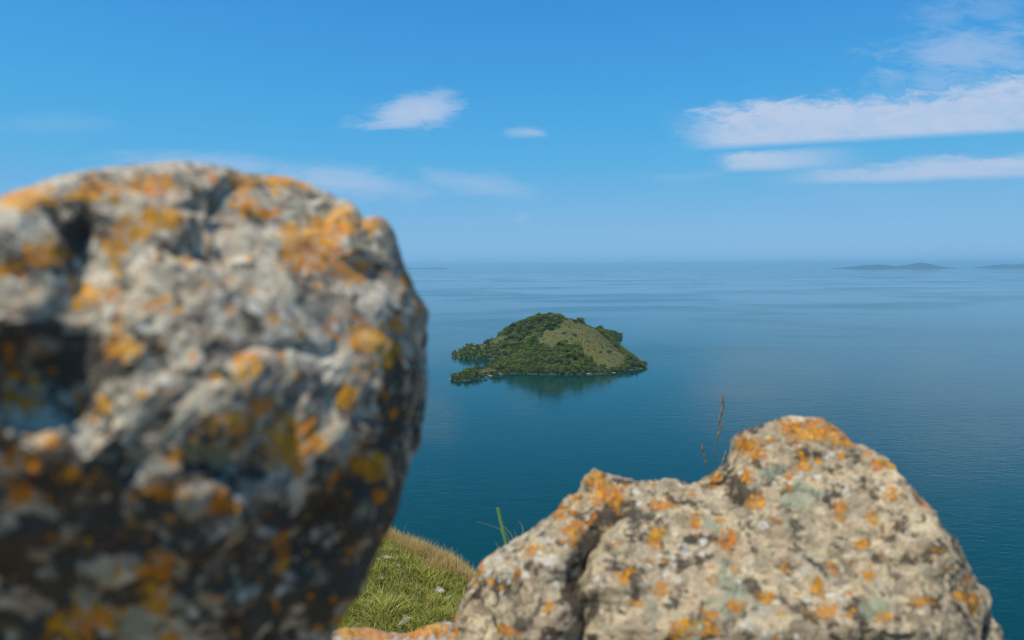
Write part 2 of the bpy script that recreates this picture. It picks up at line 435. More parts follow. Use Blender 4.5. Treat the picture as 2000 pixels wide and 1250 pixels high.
def crown_arrays(seed, lobes, leaves, size, flat=0.8, wide=1.0, base=0.35):
    r = np.random.default_rng(seed); V = []; S = []
    L = []
    for k in range(lobes):
        a = r.uniform(0, 2 * math.pi); rr = r.uniform(0.1, 0.50) * wide
        L.append((rr * math.cos(a), rr * math.sin(a), base + r.uniform(0.08, 0.50) * flat * (1.15 - 0.5 * rr), r.uniform(0.22, 0.46)))
    L.append((0, 0, base + 0.25 * flat, 0.46))
    per = leaves // len(L)
    for (lx, ly, lz, lr) in L:
        dd = r.normal(size=(per, 3)); dd /= np.linalg.norm(dd, axis=1)[:, None]
        rad = lr * r.uniform(0.62, 1.12, per)
        cc = np.stack([lx + dd[:, 0] * rad, ly + dd[:, 1] * rad, lz + dd[:, 2] * rad * 0.78], 1)
        nn = dd + r.normal(size=(per, 3)) * 0.55; nn /= np.linalg.norm(nn, axis=1)[:, None]
        up = r.normal(size=(per, 3)); e1 = np.cross(nn, up); e1 /= np.linalg.norm(e1, axis=1)[:, None]; e2 = np.cross(nn, e1)
        s1 = (size * r.uniform(0.6, 1.4, per))[:, None]; s2 = (size * r.uniform(0.5, 1.1, per))[:, None]
        V.append(np.stack([cc - e1 * s1, cc - e2 * s2 * 0.7, cc + e1 * s1, cc + e2 * s2], 1))
        S.append(np.repeat(np.clip(r.normal(0.5, 0.22) + r.normal(0, 0.18, per), 0, 1)[:, None], 4, 1))
    V = np.concatenate(V).reshape(-1, 3); S = np.concatenate(S).ravel()
    return V, np.arange(len(V)).reshape(-1, 4), S
def tube(pts, rads, sides=6):
    V = []; pts = np.array(pts, float)
    for i, (p, r0) in enumerate(zip(pts, rads)):
        dd = pts[min(i + 1, len(pts) - 1)] - pts[max(i - 1, 0)]; dd /= np.linalg.norm(dd)
        ref = np.array([1, 0, 0]) if abs(dd[0]) < 0.9 else np.array([0, 1, 0])
        e1 = np.cross(dd, ref); e1 /= np.linalg.norm(e1); e2 = np.cross(dd, e1)
        a = np.linspace(0, 2 * math.pi, sides, endpoint=False)
        V.append(p + r0 * (np.cos(a)[:, None] * e1 + np.sin(a)[:, None] * e2))
    return np.concatenate(V), grid_faces(len(pts), sides, True)
def join(arrs):
    V = []; F = []; o = 0
    for v, f in arrs: V.append(v); F.append(f + o); o += len(v)
    return np.concatenate(V), np.concatenate(F)
def trunk_arrays(seed):
    r = np.random.default_rng(seed); a = [tube([(0, 0, -0.12), (0.02, 0.01, 0.2), (0.0, 0.03, 0.5)], [0.05, 0.036, 0.02])]
    for k in range(4):
        an = r.uniform(0, 6.28); a.append(tube([(0, 0.01, 0.22 + 0.05 * k), (0.16 * math.cos(an), 0.16 * math.sin(an), 0.42), (0.34 * math.cos(an), 0.34 * math.sin(an), 0.55)], [0.022, 0.015, 0.007], 5))
    return join(a)
CROWNS = [crown_arrays(20 + k, 6, 238, 0.078, 0.9) for k in range(5)]           # round trees
FLATS = [crown_arrays(40 + k, 7, 240, 0.07, 0.45, 1.5, 0.62) for k in range(2)]   # flat-topped trees
SHRUBS = [crown_arrays(50 + k, 5, 150, 0.09, 0.55, 1.1, 0.12) for k in range(3)]  # low shrubs
def crown_mesh(nm, arr, mat):
    me = mesh_np(nm, arr[0], arr[1], False); set_attr(me, 'shade', arr[2]); me.materials.append(mat); return me
TRUNKS = []
for k in range(3):
    v, f = trunk_arrays(70 + k); me = mesh_np('trunk', v, f); me.materials.append(mb); TRUNKS.append(me)
_cm = {}
def tree(name, pos, size, arrset, kidx, mat, label, category='tree', group=None, tall=1.0):
    key = (id(arrset), kidx % len(arrset), mat.name)
    if key not in _cm: _cm[key] = crown_mesh('crown', arrset[kidx % len(arrset)], mat)
    o = bpy.data.objects.new(name, None); COL.objects.link(o); o.empty_display_size = 0.5
    o.location = pos; o.rotation_euler = (0, 0, random.uniform(0, 6.28)); o.scale = (size, size, size * tall)
    link('trunk', TRUNKS[kidx % 3], None, o); link('crown', _cm[key], None, o)
    return tag(o, label, category, group)

# clearings on the island (outlines on the photograph, dropped on the ground)
def inpoly(px, py, poly):
    ins = np.zeros(len(px), bool)
    for (ax, ay), (bx_, by_) in zip(poly, poly[1:] + poly[:1]):
        ins ^= ((ay > py) != (by_ > py)) & (px < ax + (py - ay) / (by_ - ay + 1e-12) * (bx_ - ax))
    return ins
CLEAR = [[(1093,634),(1100,624),(1112,621),(1130,628),(1150,635),(1166,640),(1175,656),(1194,670),(1205,680),(1220,697),(1218,709),(1192,719),(1168,716),(1154,704),(1141,692),(1126,677),(1112,676),(1098,671),(1084,671),(1078,684),(1066,682),(1056,678),(1051,658),(1066,647),(1080,643),(1092,643)],
         [(914,677),(930,668),(958,660),(985,654),(990,660),(975,670),(950,676),(930,684)],
         [(1092,622),(1104,619),(1118,623),(1104,628)],
         [(926,722),(945,718),(968,716),(970,726),(940,732)]]
ipx, ipy = project(isl_xyz); ij = fbm(np.concatenate([isl_xyz[:, :2] * 0.11, np.zeros((len(isl_xyz), 1))], 1), 3) * 14
opn = np.zeros(len(ipx), bool)
for poly in CLEAR: opn |= inpoly(ipx + ij, ipy + ij * 0.4, poly)
set_attr(isl_mesh, 'open', opn.astype(float))
need = rng.uniform(size=(42000, 2)) * np.array([x1 - x0, y1 - y0]) + np.array([x0, y0])
need = need[bil(SDG, need) > 0.0]
cells = {}; keep = []
for p in need:                    # Poisson-like thinning
    rad = 3.0
    ci, cj = int(p[0] // rad), int(p[1] // rad)
    ok = all(np.hypot(*(p - qq)) > rad for a in (-1, 0, 1) for c2 in (-1, 0, 1) for qq in cells.get((ci + a, cj + c2), ()))
    if ok: cells.setdefault((ci, cj), []).append(p); keep.append(p)
keep = np.array(keep); kz = bil(ZG, keep)
kpx, kpy = project(np.concatenate([keep, kz[:, None]], 1))
clr = np.zeros(len(keep), bool)
jx = fbm(np.concatenate([keep * 0.11, np.zeros((len(keep), 1))], 1), 3) * 14
for poly in CLEAR: clr |= inpoly(kpx + jx, kpy + jx * 0.4, poly)
scrub = clr & (fbm(np.concatenate([keep * 0.16 + 31, np.zeros((len(keep), 1))], 1), 3) > 0.24) & (kpx > 1050)   # scrub creeping into the open slope
clr &= ~scrub
sdk = bil(SDG, keep)
forest = keep[~clr]; fz = kz[~clr]; fpx = kpx[~clr]; fpy = kpy[~clr]; fsd = sdk[~clr]; fscrub = scrub[~clr]
# trees one can tell apart: along the near waterlines and the tips
zone = np.full(len(forest), '', dtype=object)
zone[(fsd < 4.5) & (fpy > 712) & (fpx > 990)] = 'f'
zone[(fsd < 6) & (fpx < 985) & (fpy > 712)] = 'n'
zone[(fsd < 4.5) & (fpx < 975) & (fpy <= 706) & (fpy > 693)] = 'l'
zone[(fsd < 7) & (fpx > 1192) & (fpy < 668) & (fpy > 655) & (forest[:, 1] > 860)] = 'b'
ZL = {'f': ('green tree along the near waterline below the wooded slope', 'trees along the near waterline'),
      'n': ('bushy tree on the low spit at the near left of the island', 'trees on the near spit'),
      'l': ('green tree at the waterline of the far left arm behind the cove', 'trees on the far left arm'),
      'b': ('dark tree on the rear spit past the right skyline', 'trees on the rear spit')}
ONES = ['', 'first', 'second', 'third', 'fourth', 'fifth', 'sixth', 'seventh', 'eighth', 'ninth', 'tenth', 'eleventh', 'twelfth', 'thirteenth', 'fourteenth', 'fifteenth', 'sixteenth', 'seventeenth', 'eighteenth', 'nineteenth']
TENS = {2: ('twentieth', 'twenty'), 3: ('thirtieth', 'thirty'), 4: ('fortieth', 'forty'), 5: ('fiftieth', 'fifty'), 6: ('sixtieth', 'sixty'), 7: ('seventieth', 'seventy'), 8: ('eightieth', 'eighty'), 9: ('ninetieth', 'ninety')}
def ordinal(k):
    if k < 20: return ONES[k]
    if k > 99: return str(k) + 'th'
    return TENS[k // 10][0] if k % 10 == 0 else TENS[k // 10][1] + '-' + ONES[k % 10]
kind_pick = np.random.default_rng(8)
for zk in 'fnlb':
    idx = np.where(zone == zk)[0]; idx = idx[np.argsort(fpx[idx])]
    lab, grp = ZL[zk]
    for k, i in enumerate(idx):
        sz = kind_pick.uniform(3.2, 5.0) * (0.85 if zk in 'nl' else 1.0)
        tree('island_tree', (forest[i, 0], forest[i, 1], fz[i] - 0.35), sz, CROWNS, int(kind_pick.integers(5)), m_leaf_dark if kind_pick.random() < 0.3 else m_leaf,
             lab + ', ' + ordinal(k + 1) + ' from left', 'tree', grp)
# the rest of the wood reads as one mass
rest = np.where(zone == '')[0]
V = []; S = []
patch = fbm(np.concatenate([forest * 0.03, np.zeros((len(forest), 1))], 1), 3)
for i in rest:
    v, f, sh = CROWNS[int(kind_pick.integers(5))]
    sz = np.clip(kind_pick.normal(4.1, 1.4), 2.0, 8.2) * (0.75 if fpx[i] > 1175 else 1.0) * (0.5 if fscrub[i] else 1.0); an = kind_pick.uniform(0, 6.28); ca, sa = math.cos(an), math.sin(an)
    vv = v * np.array([sz, sz, sz * kind_pick.uniform(0.85, 1.5)])
    V.append(np.stack([vv[:, 0] * ca - vv[:, 1] * sa + forest[i, 0], vv[:, 0] * sa + vv[:, 1] * ca + forest[i, 1], vv[:, 2] + fz[i] - 1.0], 1))
    S.append(np.clip(sh + kind_pick.normal(0, 0.26) + patch[i] * 0.7, 0, 1))
V = np.concatenate(V); me = mesh_np('island_wood', V, np.arange(len(V)).reshape(-1, 4), False); set_attr(me, 'shade', np.concatenate(S))
tag(link('island_wood', me, m_leaf), label='dense green wood covering the island slopes', category='wood', kind='stuff')
# grass tussocks on the island clearings
cl = keep[clr]; r = np.random.default_rng(77)
cand = np.repeat(cl, 26, 0) + r.normal(size=(len(cl) * 26, 2)) * 2.6
cz_ = bil(ZG, cand); n = len(cand)
an = r.uniform(0, 6.28, n); hh = r.uniform(0.25, 0.85, n); ww = r.uniform(0.15, 0.5, n)
dxy = np.stack([np.cos(an), np.sin(an)], 1)
base = np.concatenate([cand, cz_[:, None] - 0.05], 1)
o3 = np.concatenate([dxy * ww[:, None], np.zeros((n, 1))], 1); top = base + np.stack([r.normal(0, .15, n), r.normal(0, .15, n), hh], 1)
V = np.stack([base - o3, base + o3, top], 1).reshape(-1, 3)
me = mesh_np('island_grass', V, np.arange(len(V)).reshape(-1, 3), False); set_attr(me, 'shade', np.repeat(r.uniform(0, 1, n), 3))
m_tus, t, b = material('island_tussocks')
t.put(b.inputs['Base Color'], t.mix(t.attr('shade'), (0.050, 0.062, 0.011), (0.150, 0.128, 0.030))); b.inputs['Roughness'].default_value = 0.9
tag(link('island_grass', me, m_tus), label='dry olive grass on the open slopes of the island', category='grass', kind='stuff')

# single trees and shrubs with a look or place of their own
SOLO = [(1054,617,7.0,'c','d',1.2,'tallest dark tree standing on the summit skyline'),
        (1072,618,6.0,'c','d',1.1,'second dark tree on the summit skyline, right of the tallest'),
        (1036,622,6.5,'c','g',1.0,'round tree on the skyline left of the summit'),
        (1002,630,6.5,'c','d',1.0,'dark tree where the left skyline of the hill steepens'),
        (968,652,5.5,'c','d',1.1,'lone dark tree at the head of the left clearing on the skyline'),
        (932,664,6.0,'c','d',0.8,'very dark clump of tree on the skyline of the far left arm'),
        (940,664,5.5,'c','d',0.8,'dark tree at the right of the clump on the far left arm'),
        (890,683,5.0,'c','g',0.9,'tree at the outer tip of the far left arm'),
        (1172,640,7.5,'f','d',1.0,'flat-topped tree standing clear of the right skyline'),
        (1135,633,5.5,'c','d',0.9,'dark tree on the upper right skyline above the open slope'),
        (1123,631,5.0,'c','d',0.9,'dark bushy tree at the top edge of the open grassy slope'),
        (1122,656,4.5,'s','o',1.0,'larger olive shrub alone in the upper middle of the open slope'),
        (1102,652,4.2,'s','r',1.0,'brownish shrub near the wood edge, high on the open slope'),
        (1092,677,5.5,'c','d',1.0,'dark tree jutting into the bottom of the open slope'),
        (1114,682,5.0,'c','o',1.0,'pale olive tree at the lower edge of the open slope'),
        (1190,689,5.0,'s','r',1.0,'russet shrub low on the right end of the open slope'),
        (1203,679,4.5,'c','d',0.9,'dark small tree on the lower right skyline'),
        (1150,668,2.6,'s','o',1.0,'small shrub in the right half of the open slope'),
        (1160,684,2.6,'s','o',1.0,'small shrub low in the open slope above the front wood'),
        (1112,640,2.4,'s','o',1.0,'small shrub near the top of the open slope'),
        (1232,702,5.0,'c','d',0.9,'dark tree near the right tip of the island'),
        (1250,715,4.5,'c','d',0.9,'last dark tree out on the right tip of the island'),
        (893,739,4.8,'c','g',0.9,'tree at the outer end of the near left spit'),
        (1075,646,5.0,'c','d',1.0,'dark tree in the corner where the wood meets the upper open slope')]
SETS = {'c': CROWNS, 'f': FLATS, 's': SHRUBS}; MATS = {'d': m_leaf_dark, 'g': m_leaf, 'o': m_leaf_olive, 'r': m_leaf_red}
for k, (px, py, sz, st, mk, tall, lab) in enumerate(SOLO):
    p = None
    for dy_ in range(0, 30):
        p = hit_island(px, py + dy_)
        if p is not None: break
    if p is None: continue
    tree('shrub' if st == 's' else 'flat_topped_tree' if st == 'f' else 'island_tree', (p[0], p[1], bil(ZG, p[None, :2])[0] - 0.2), sz, SETS[st], k, MATS[mk], lab, 'shrub' if st == 's' else 'tree', tall=tall)

# little shrubs dotted over the open slope
sp = keep[clr]; sp = sp[(project(np.concatenate([sp, bil(ZG, sp)[:, None]], 1))[0] > 1050)]
sp = sp[np.random.default_rng(12).permutation(len(sp))[:48]]; sp = sp[np.argsort(project(np.concatenate([sp, bil(ZG, sp)[:, None]], 1))[0])]
for k, p in enumerate(sp):
    tree('shrub', (p[0], p[1], bil(ZG, p[None])[0] - 0.15), kind_pick.uniform(1.1, 3.3), SHRUBS, k, [m_leaf_olive, m_leaf_dark, m_leaf_olive, m_leaf_red][k % 4],
         'little shrub dotted on the open grassy slope, ' + ordinal(k + 1) + ' from left', 'shrub', 'little shrubs on the open slope')

# pale boulders on the island shore
m_shore, t, b = material('shore_rock')
t.put(b.inputs['Base Color'], t.mix(t.noise(t.coord('Object'), 2.0, 4), (0.08, 0.065, 0.05), (0.34, 0.29, 0.23))); b.inputs['Roughness'].default_value = 0.9
def boulder_arrays(seed, sub=2, rough=0.35):
    bm = bmesh.new(); bmesh.ops.create_icosphere(bm, subdivisions=sub, radius=1.0)
    v = np.array([x.co[:] for x in bm.verts]); f = np.array([[x.index for x in ff.verts] for ff in bm.faces]); bm.free()
    r = np.random.default_rng(seed)
    nrm_ = v.copy(); lim = np.full(len(v), 9.0)
    for k in range(9):
        nn = r.normal(size=3); nn /= np.linalg.norm(nn); dd = r.uniform(0.62, 0.95)
        c0 = v @ nn; lim = np.where(c0 > 0.05, np.minimum(lim, dd / np.maximum(c0, 0.05)), lim)
    rad = np.minimum(lim, 1.0) * (1 + rough * fbm(nrm_ * 1.7 + seed, 3) * 0.5)
    return v * rad[:, None], f
BOUL = [boulder_arrays(90 + k) for k in range(5)]
arr = []; r = np.random.default_rng(55)
for i in range(260):
    p = shore[r.integers(len(shore))] + r.normal(size=2) * 0.8
    if p[1] > 800: continue
    v, f = BOUL[r.integers(5)]; s0 = r.uniform(0.25, 0.8)
    arr.append((v * np.array([s0 * r.uniform(1, 1.8), s0, s0 * 0.6]) + np.array([p[0], p[1], 0.1]), f))
v, f = join(arr); tag(link('shore_rubble', mesh_np('shore_rubble', v, f, False), m_shore), label='pale rubble along the waterline of the island', category='rubble', kind='stuff')
for k, (px, py, s0, lab) in enumerate([(1093,729,1.5,'pale rock on the middle of the near waterline'), (1216,723,2.2,'broad pale rock at the waterline near the right tip'),
        (976,731,1.9,'pale rock at the root of the near left spit'), (958,734,1.5,'pale rock on the middle of the near left spit'),
        (1150,730,1.3,'pale rock on the near waterline right of the middle'), (897,742,1.5,'pale rock at the outer end of the near left spit'), (1199,727,1.1,'small pale rock at the waterline left of the broad one')]):
    p = on_lake(px, py + 1.0); v, f = BOUL[k % 5]
    o = link('shore_rock', mesh_np('shore_rock', v * np.array([s0 * 1.7, s0, s0 * 0.6]), f, False), m_shore, None, (p[0], p[1], 0.15))
    tag(o, lab, 'rock', 'pale rocks on the island shore')

# ------------------------------------------------------------------ far islands
m_far, t, b = material('far_hills')
co = t.coord('Object')
t.put(b.inputs['Base Color'], t.mix(t.step(t.noise(co, 0.0016, 5, 0.6), 0.42, 0.6), (0.008, 0.017, 0.010), (0.020, 0.026, 0.016))); b.inputs['Roughness'].default_value = 0.95
def far_island(prof, dist, depth, seed, label):
    """prof: skyline points (photo x, height in photo pixels above the waterline)"""
    pxs = np.array([p[0] for p in prof], float); hs_ = np.array([p[1] for p in prof], float)
    mpp = dist / FPX; nx, ny = 160, 40
    u = np.linspace(pxs[0], pxs[-1], nx); h = 0.85 * np.interp(u, pxs, hs_) * mpp
    X_ = (u - 1000) * mpp
    tv = np.linspace(-1, 1, ny)
    XX, TT = np.meshgrid(X_, tv); H = np.broadcast_to(h, XX.shape)
    q = np.stack([XX.ravel() / 900 + seed, TT.ravel() * 2.0, 0 * XX.ravel()], 1)
    nse = fbm(q, 5).reshape(XX.shape)
    ridge = np.clip(1 - np.abs(TT + 0.25 * nse) ** 1.3, 0, 1)
    Z_ = H * ridge * (1 + 0.22 * nse) - 12.0 * np.abs(TT) ** 6 - 3
    YY = dist + TT * depth
    me = mesh_np('far_island', np.stack([XX.ravel(), YY.ravel(), Z_.ravel()], 1), grid_faces(ny, nx))
    tag(link('far_island', me, m_far), label=label, kind='structure')
far_island([(1630,0),(1650,3),(1680,7.5),(1705,9),(1730,7),(1755,6.5),(1772,8.5),(1790,12.5),(1806,10.5),(1825,6),(1842,1)], 20000, 900, 3.1, 'long low blue island on the right horizon with a knoll')
far_island([(1908,0),(1925,4),(1945,8),(1960,9),(1975,7),(1990,9.5),(2005,12),(2040,15),(2090,9),(2130,0)], 21000, 900, 8.7, 'blue island cut by the right edge of the picture')
far_island([(740,0),(780,2),(810,2.6),(840,2.8),(858,3.8),(868,3),(880,0.4)], 30000, 900, 5.2, 'faint low island on the left horizon beside the big boulder')

# ------------------------------------------------------------------ foreground boulders
def rock_material(name, palette, scale, dark, dark_lo, orange_lo, relief=0.8):
    mt, t, b = material(name)
    co = t.coord('Object')
    w1 = t.noise(co, 22.0, 4, 0.6, out=1); w2 = t.noise(co, 95.0, 4, 0.65, out=1)
    cw = t.vadd(t.vadd(co, t.mapping(w1, loc=(-0.014, -0.014, -0.014), scale=(0.028,) * 3)), t.mapping(w2, loc=(-0.006, -0.006, -0.006), scale=(0.012,) * 3))
    big = t.noise(co, 6.0, 4, 0.6); mid = t.noise(cw, 26.0, 6, 0.65); fin_ = t.noise(co, 110.0, 5, 0.68); grit = t.noise(co, 360.0, 3, 0.6)
    def patchwork(sc):                  # crusts and minerals in irregular patches
        v = t.voronoi(cw, sc, 'F1', 'Color')
        r_ = t.node('ShaderNodeValToRGB'); t.put(r_.inputs[0], t.xyz(v)[0])
        el = r_.color_ramp.elements; el[0].position = 0.0; el[0].color = (*palette[0], 1); el[1].position = 1.0; el[1].color = (*palette[-1], 1)
        for k, pc in enumerate(palette[1:-1]): e = el.new((k + 1) / (len(palette) - 1)); e.color = (*pc, 1)
        return r_.outputs[0]
    c = t.mix(t.step(mid, 0.44, 0.56), patchwork(scale), patchwork(scale * 2.6))
    c = t.mix(0.22, c, t.mix(t.step(big, 0.4, 0.6), palette[0], palette[1]))
    c = t.mix(t.mul(t.step(fin_, 0.52, 0.64), 0.5), c, t.mix(0.7, c, (0.05, 0.045, 0.04)))
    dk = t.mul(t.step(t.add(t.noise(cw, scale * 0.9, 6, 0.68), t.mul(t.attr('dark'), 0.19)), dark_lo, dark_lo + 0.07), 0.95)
    c = t.mix(dk, c, t.mix(fin_, dark, tuple(x * 2.6 for x in dark)))                                               # black crust, massed by the dark mask to paint shade on the left boulder
    pv_ = t.voronoi(cw, scale * 1.5); pcx = t.xyz(t.voronoi(cw, scale * 1.5, 'F1', 'Color'))[1]
    pth = t.add(t.sub(t.mul(pcx, 0.50), 0.17), t.sub(t.mul(t.attr('pale'), 0.34), t.mul(t.attr('dark'), 0.22)))
    pl = t.step(t.add(t.sub(pth, pv_), t.mul(t.sub(fin_, 0.5), 0.35)), 0.0, 0.10)
    c = t.mix(t.mul(pl, 0.85), c, t.mix(t.step(fin_, 0.38, 0.6), (0.40, 0.38, 0.32), (0.66, 0.61, 0.50)))           # whitish rosettes
    gm = t.mul(t.step(t.add(t.noise(cw, scale * 0.6, 6, 0.65), t.mul(t.attr('green'), 0.26)), 0.60, 0.68), 0.7)
    c = t.mix(gm, c, t.mix(fin_, (0.17, 0.20, 0.12), (0.40, 0.43, 0.29)))                                           # grey-green lichen
    # orange lichen: rosettes of many sizes that merge where they are dense
    oa = t.attr('orange'); on = t.noise(cw, 150.0, 5, 0.7)
    om_ = None
    for sc, k0 in ((scale * 1.25, -0.05), (scale * 3.2, 0.07)):
        vd = t.voronoi(cw, sc); vr = t.xyz(t.voronoi(cw, sc, 'F1', 'Color'))[2]
        th_ = t.add(t.add(t.mul(oa, 1.15), t.mul(vr, 0.46)), -orange_lo + k0)
        m_ = t.step(t.add(t.sub(th_, vd), t.mul(t.sub(on, 0.5), 0.75)), 0.0, 0.14)
        om_ = m_ if om_ is None else t.m('MAXIMUM', om_, m_)
    om_ = t.mul(om_, t.step(t.noise(cw, 130.0, 5, 0.7), 0.40, 0.52))                                                # worn through in places
    oc = t.mix(t.step(mid, 0.38, 0.62), (0.60, 0.180, 0.004), (0.74, 0.345, 0.010))
    oc = t.mix(t.mul(t.step(fin_, 0.46, 0.68), 0.40), oc, (0.36, 0.125, 0.008))
    oc = t.mix(t.mul(t.step(on, 0.55, 0.7), 0.4), oc, (0.72, 0.40, 0.05))
    c = t.mix(t.mul(om_, 0.92), c, oc)
    c = t.mix(t.mul(t.step(grit, 0.45, 0.72), 0.30), c, (0.05, 0.045, 0.04))
    t.put(b.inputs['Base Color'], c); b.inputs['Roughness'].default_value = 0.92
    b.inputs['Specular IOR Level'].default_value = 0.2
    hgt = t.add(t.add(t.mul(mid, 0.45), t.mul(fin_, 0.35)), t.add(t.mul(grit, 0.08), t.add(t.mul(om_, 0.10), t.mul(dk, -0.12))))
    t.put(b.inputs['Normal'], t.bump(hgt, relief, 0.02))
    return mt

def chips(p, n, seed, slope, off, warp=0.012):
    """broken facets: each cell of the stone is a small tilted plane with a step at its border"""
    r = np.random.default_rng(seed); lo, hi = p.min(0), p.max(0)
    S = r.uniform(size=(n, 3)) * (hi - lo) + lo; G = r.normal(size=(n, 3)) * slope; Of = r.normal(size=n) * off
    q = p + np.stack([fbm(p * 14 + 3 * k + seed, 3) for k in range(3)], 1) * warp
    out = np.empty(len(p))
    for s0 in range(0, len(p), 20000):
        a = q[s0:s0 + 20000]; d2 = ((a[:, None] - S[None]) ** 2).sum(2)
        i1 = np.argmin(d2, 1); row = np.arange(len(a)); m1 = np.sqrt(d2[row, i1]); d2[row, i1] = 9e9
        i2 = np.argmin(d2, 1); m2 = np.sqrt(d2[row, i2])
        v1 = ((a - S[i1]) * G[i1]).sum(1) + Of[i1]; v2 = ((a - S[i2]) * G[i2]).sum(1) + Of[i2]
        k = 0.5 + 0.5 * np.clip((m2 - m1) / 0.012, 0, 1)
        out[s0:s0 + 20000] = v1 * k + v2 * (1 - k)
    return out

def blobs(PX, PY, lst, power=1.0):
    f = np.zeros(len(PX))
    for e in lst:
        x, y, rx = e[:3]; ry = e[3] if len(e) > 3 else rx
        g = np.exp(-(((PX - x) / rx) ** 2 + ((PY - y) / ry) ** 2) * 0.9)
        f = np.maximum(f, g)
    return f

def boulder(name, outline, cpx, d0, tilt, hfun, T_front, T_back, nth, nrho, disp, mat, masks, label, rim_pow=4.0, smooth_rim=2, rim_keep=0.5):
    """A boulder: an outline in its own upright plane at its real distance, a shaped front face and a rounded back."""
    O = np.array([0, 0, CZ]); c = ray(*cpx); C = O + c * d0
    wv = -c + tilt[0] * CAMM[:, 0] + tilt[1] * CAMM[:, 1]; wv /= np.linalg.norm(wv)
    uv = np.cross(CAMM[:, 1], wv); uv /= np.linalg.norm(uv); vv = np.cross(wv, uv)
    UV = []
    for p in outline:
        r = ray(*p); tt = d0 * (c @ wv) / (r @ wv); q = O + r * tt - C
        UV.append((q @ uv, q @ vv))
    UV = np.array(UV)
    th = np.unwrap(np.arctan2(UV[:, 1], UV[:, 0])); rr = np.hypot(UV[:, 0], UV[:, 1])
    if th[-1] < th[0]: th, rr = th[::-1], rr[::-1]
    tg = th[0] + np.arange(nth) * 2 * math.pi / nth
    Rg = np.interp(tg, np.concatenate([th, [th[0] + 2 * math.pi]]), np.concatenate([rr, [rr[0]]]))
    for _ in range(smooth_rim): Rg = 0.25 * np.roll(Rg, 1) + 0.5 * Rg + 0.25 * np.roll(Rg, -1)
    rho = np.sin(np.linspace(0.02, 1, nrho) * math.pi / 2) ** 0.8
    rho[-1] = 1.0
    Uf = rho[:, None] * Rg[None] * np.cos(tg)[None]; Vf = rho[:, None] * Rg[None] * np.sin(tg)[None]
    base = C + Uf[..., None] * uv + Vf[..., None] * vv
    PX, PY = project(base.reshape(-1, 3)); PX = PX.reshape(Uf.shape); PY = PY.reshape(Uf.shape)
    rimf = np.sqrt(np.clip(1 - rho[:, None] ** rim_pow, 0, 1)) * np.ones_like(Uf)
    H = hfun(PX, PY, Uf, Vf)
    k = 0.03
    hh = np.clip(0.5 + 0.5 * (T_front * rimf - H) / k, 0, 1)
    Hs = (T_front * rimf) * (1 - hh) + H * hh - k * hh * (1 - hh)
    Hs = Hs * np.clip(rimf * 3, 0, 1)
    nb = 50
    rb = np.linspace(1, 0.02, nb + 1)[1:]
    Ub = rb[:, None] * Rg * np.cos(tg); Vb = rb[:, None] * Rg * np.sin(tg)
    Hb = -T_back * np.sqrt(np.clip(1 - rb[:, None] ** 2.5, 0, 1)) * np.ones_like(Ub)
    U = np.concatenate([Uf, Ub]); V = np.concatenate([Vf, Vb]); Hh = np.concatenate([Hs, Hb])
    P = C + U[..., None] * uv + V[..., None] * vv
    sight = O - P; sight /= np.linalg.norm(sight, axis=2, keepdims=True)
    P = P + Hh[..., None] * (0.85 * sight + 0.15 * (-c))
    ni = len(U)
    def normals(P):
        a = np.gradient(P, axis=0); bq = np.roll(P, -1, 1) - np.roll(P, 1, 1)
        nn = np.cross(a, bq); ln = np.linalg.norm(nn, axis=2, keepdims=True); return -nn / np.maximum(ln, 1e-12)
    N = normals(P)
    if (N[:nrho // 2] @ wv).mean() < 0: N = -N
    loc = ((P - C) @ np.stack([uv, vv, wv], 1)).reshape(-1, 3)
    PXa = np.concatenate([PX.ravel(), np.repeat(-9999., Ub.size)]); PYa = np.concatenate([PY.ravel(), np.repeat(-9999., Ub.size)])
    dsp = disp(loc, PXa, PYa)
    edge = np.concatenate([1 - rho, np.full(len(rb), 0.04)])
    dsp = dsp * np.repeat(rim_keep + (1 - rim_keep) * sstep(edge, 0.0, 0.10), nth)
    P = P + N * dsp.reshape(ni, nth)[..., None]
    P = P.reshape(-1, 3)
    F = grid_faces(ni, nth, True)
    org = np.array([C[0], C[1], float(hill_z(C[0], C[1]))])
    tipf, tipb = P[:nth].mean(0), P[-nth:].mean(0)
    V_ = np.concatenate([P, [tipf, tipb]]) - org
    j = np.arange(nth); j2 = (j + 1) % nth; last = (ni - 1) * nth
    F = np.concatenate([F, np.stack([np.full(nth, len(P)), j2, j, j], 1)[:, :4]])
    tri1 = np.stack([np.full(nth, len(P)), j2, j], 1); tri2 = np.stack([np.full(nth, len(P) + 1), last + j, last + j2], 1)
    me = mesh_np(name, V_, grid_faces(ni, nth, True))
    bm = bmesh.new(); bm.from_mesh(me); bm.verts.ensure_lookup_table()
    for tr in np.concatenate([tri1, tri2]):
        try: bm.faces.new([bm.verts[int(q)] for q in tr]).smooth = True
        except ValueError: pass
    bmesh.ops.recalc_face_normals(bm, faces=bm.faces); bm.to_mesh(me); bm.free()
    for mk, lst in masks.items():
        f = blobs(PXa, PYa, lst)
        if mk == 'orange':
            rs = np.random.default_rng(len(lst)); sx0, sx1, sy0, sy1 = min(p[0] for p in lst), max(p[0] for p in lst), min(p[1] for p in lst), max(p[1] for p in lst)
            f = np.maximum(f, blobs(PXa, PYa, [(rs.uniform(sx0, sx1), rs.uniform(sy0, sy1), rs.uniform(4, 12), rs.uniform(3, 10)) for _ in range(int(len(lst) * 2.6))]) * 0.85)
            # scattered elsewhere, round the back
            f = np.where(PXa < -5000, np.clip(fbm(loc * 9.0 + 3, 3) * 1.4, 0, 1), f)
        set_attr(me, mk, np.concatenate([f, [0, 0]]))
    o = link(name, me, mat, None, org)
    return tag(o, label, 'boulder', 'lichen covered boulders in the foreground')

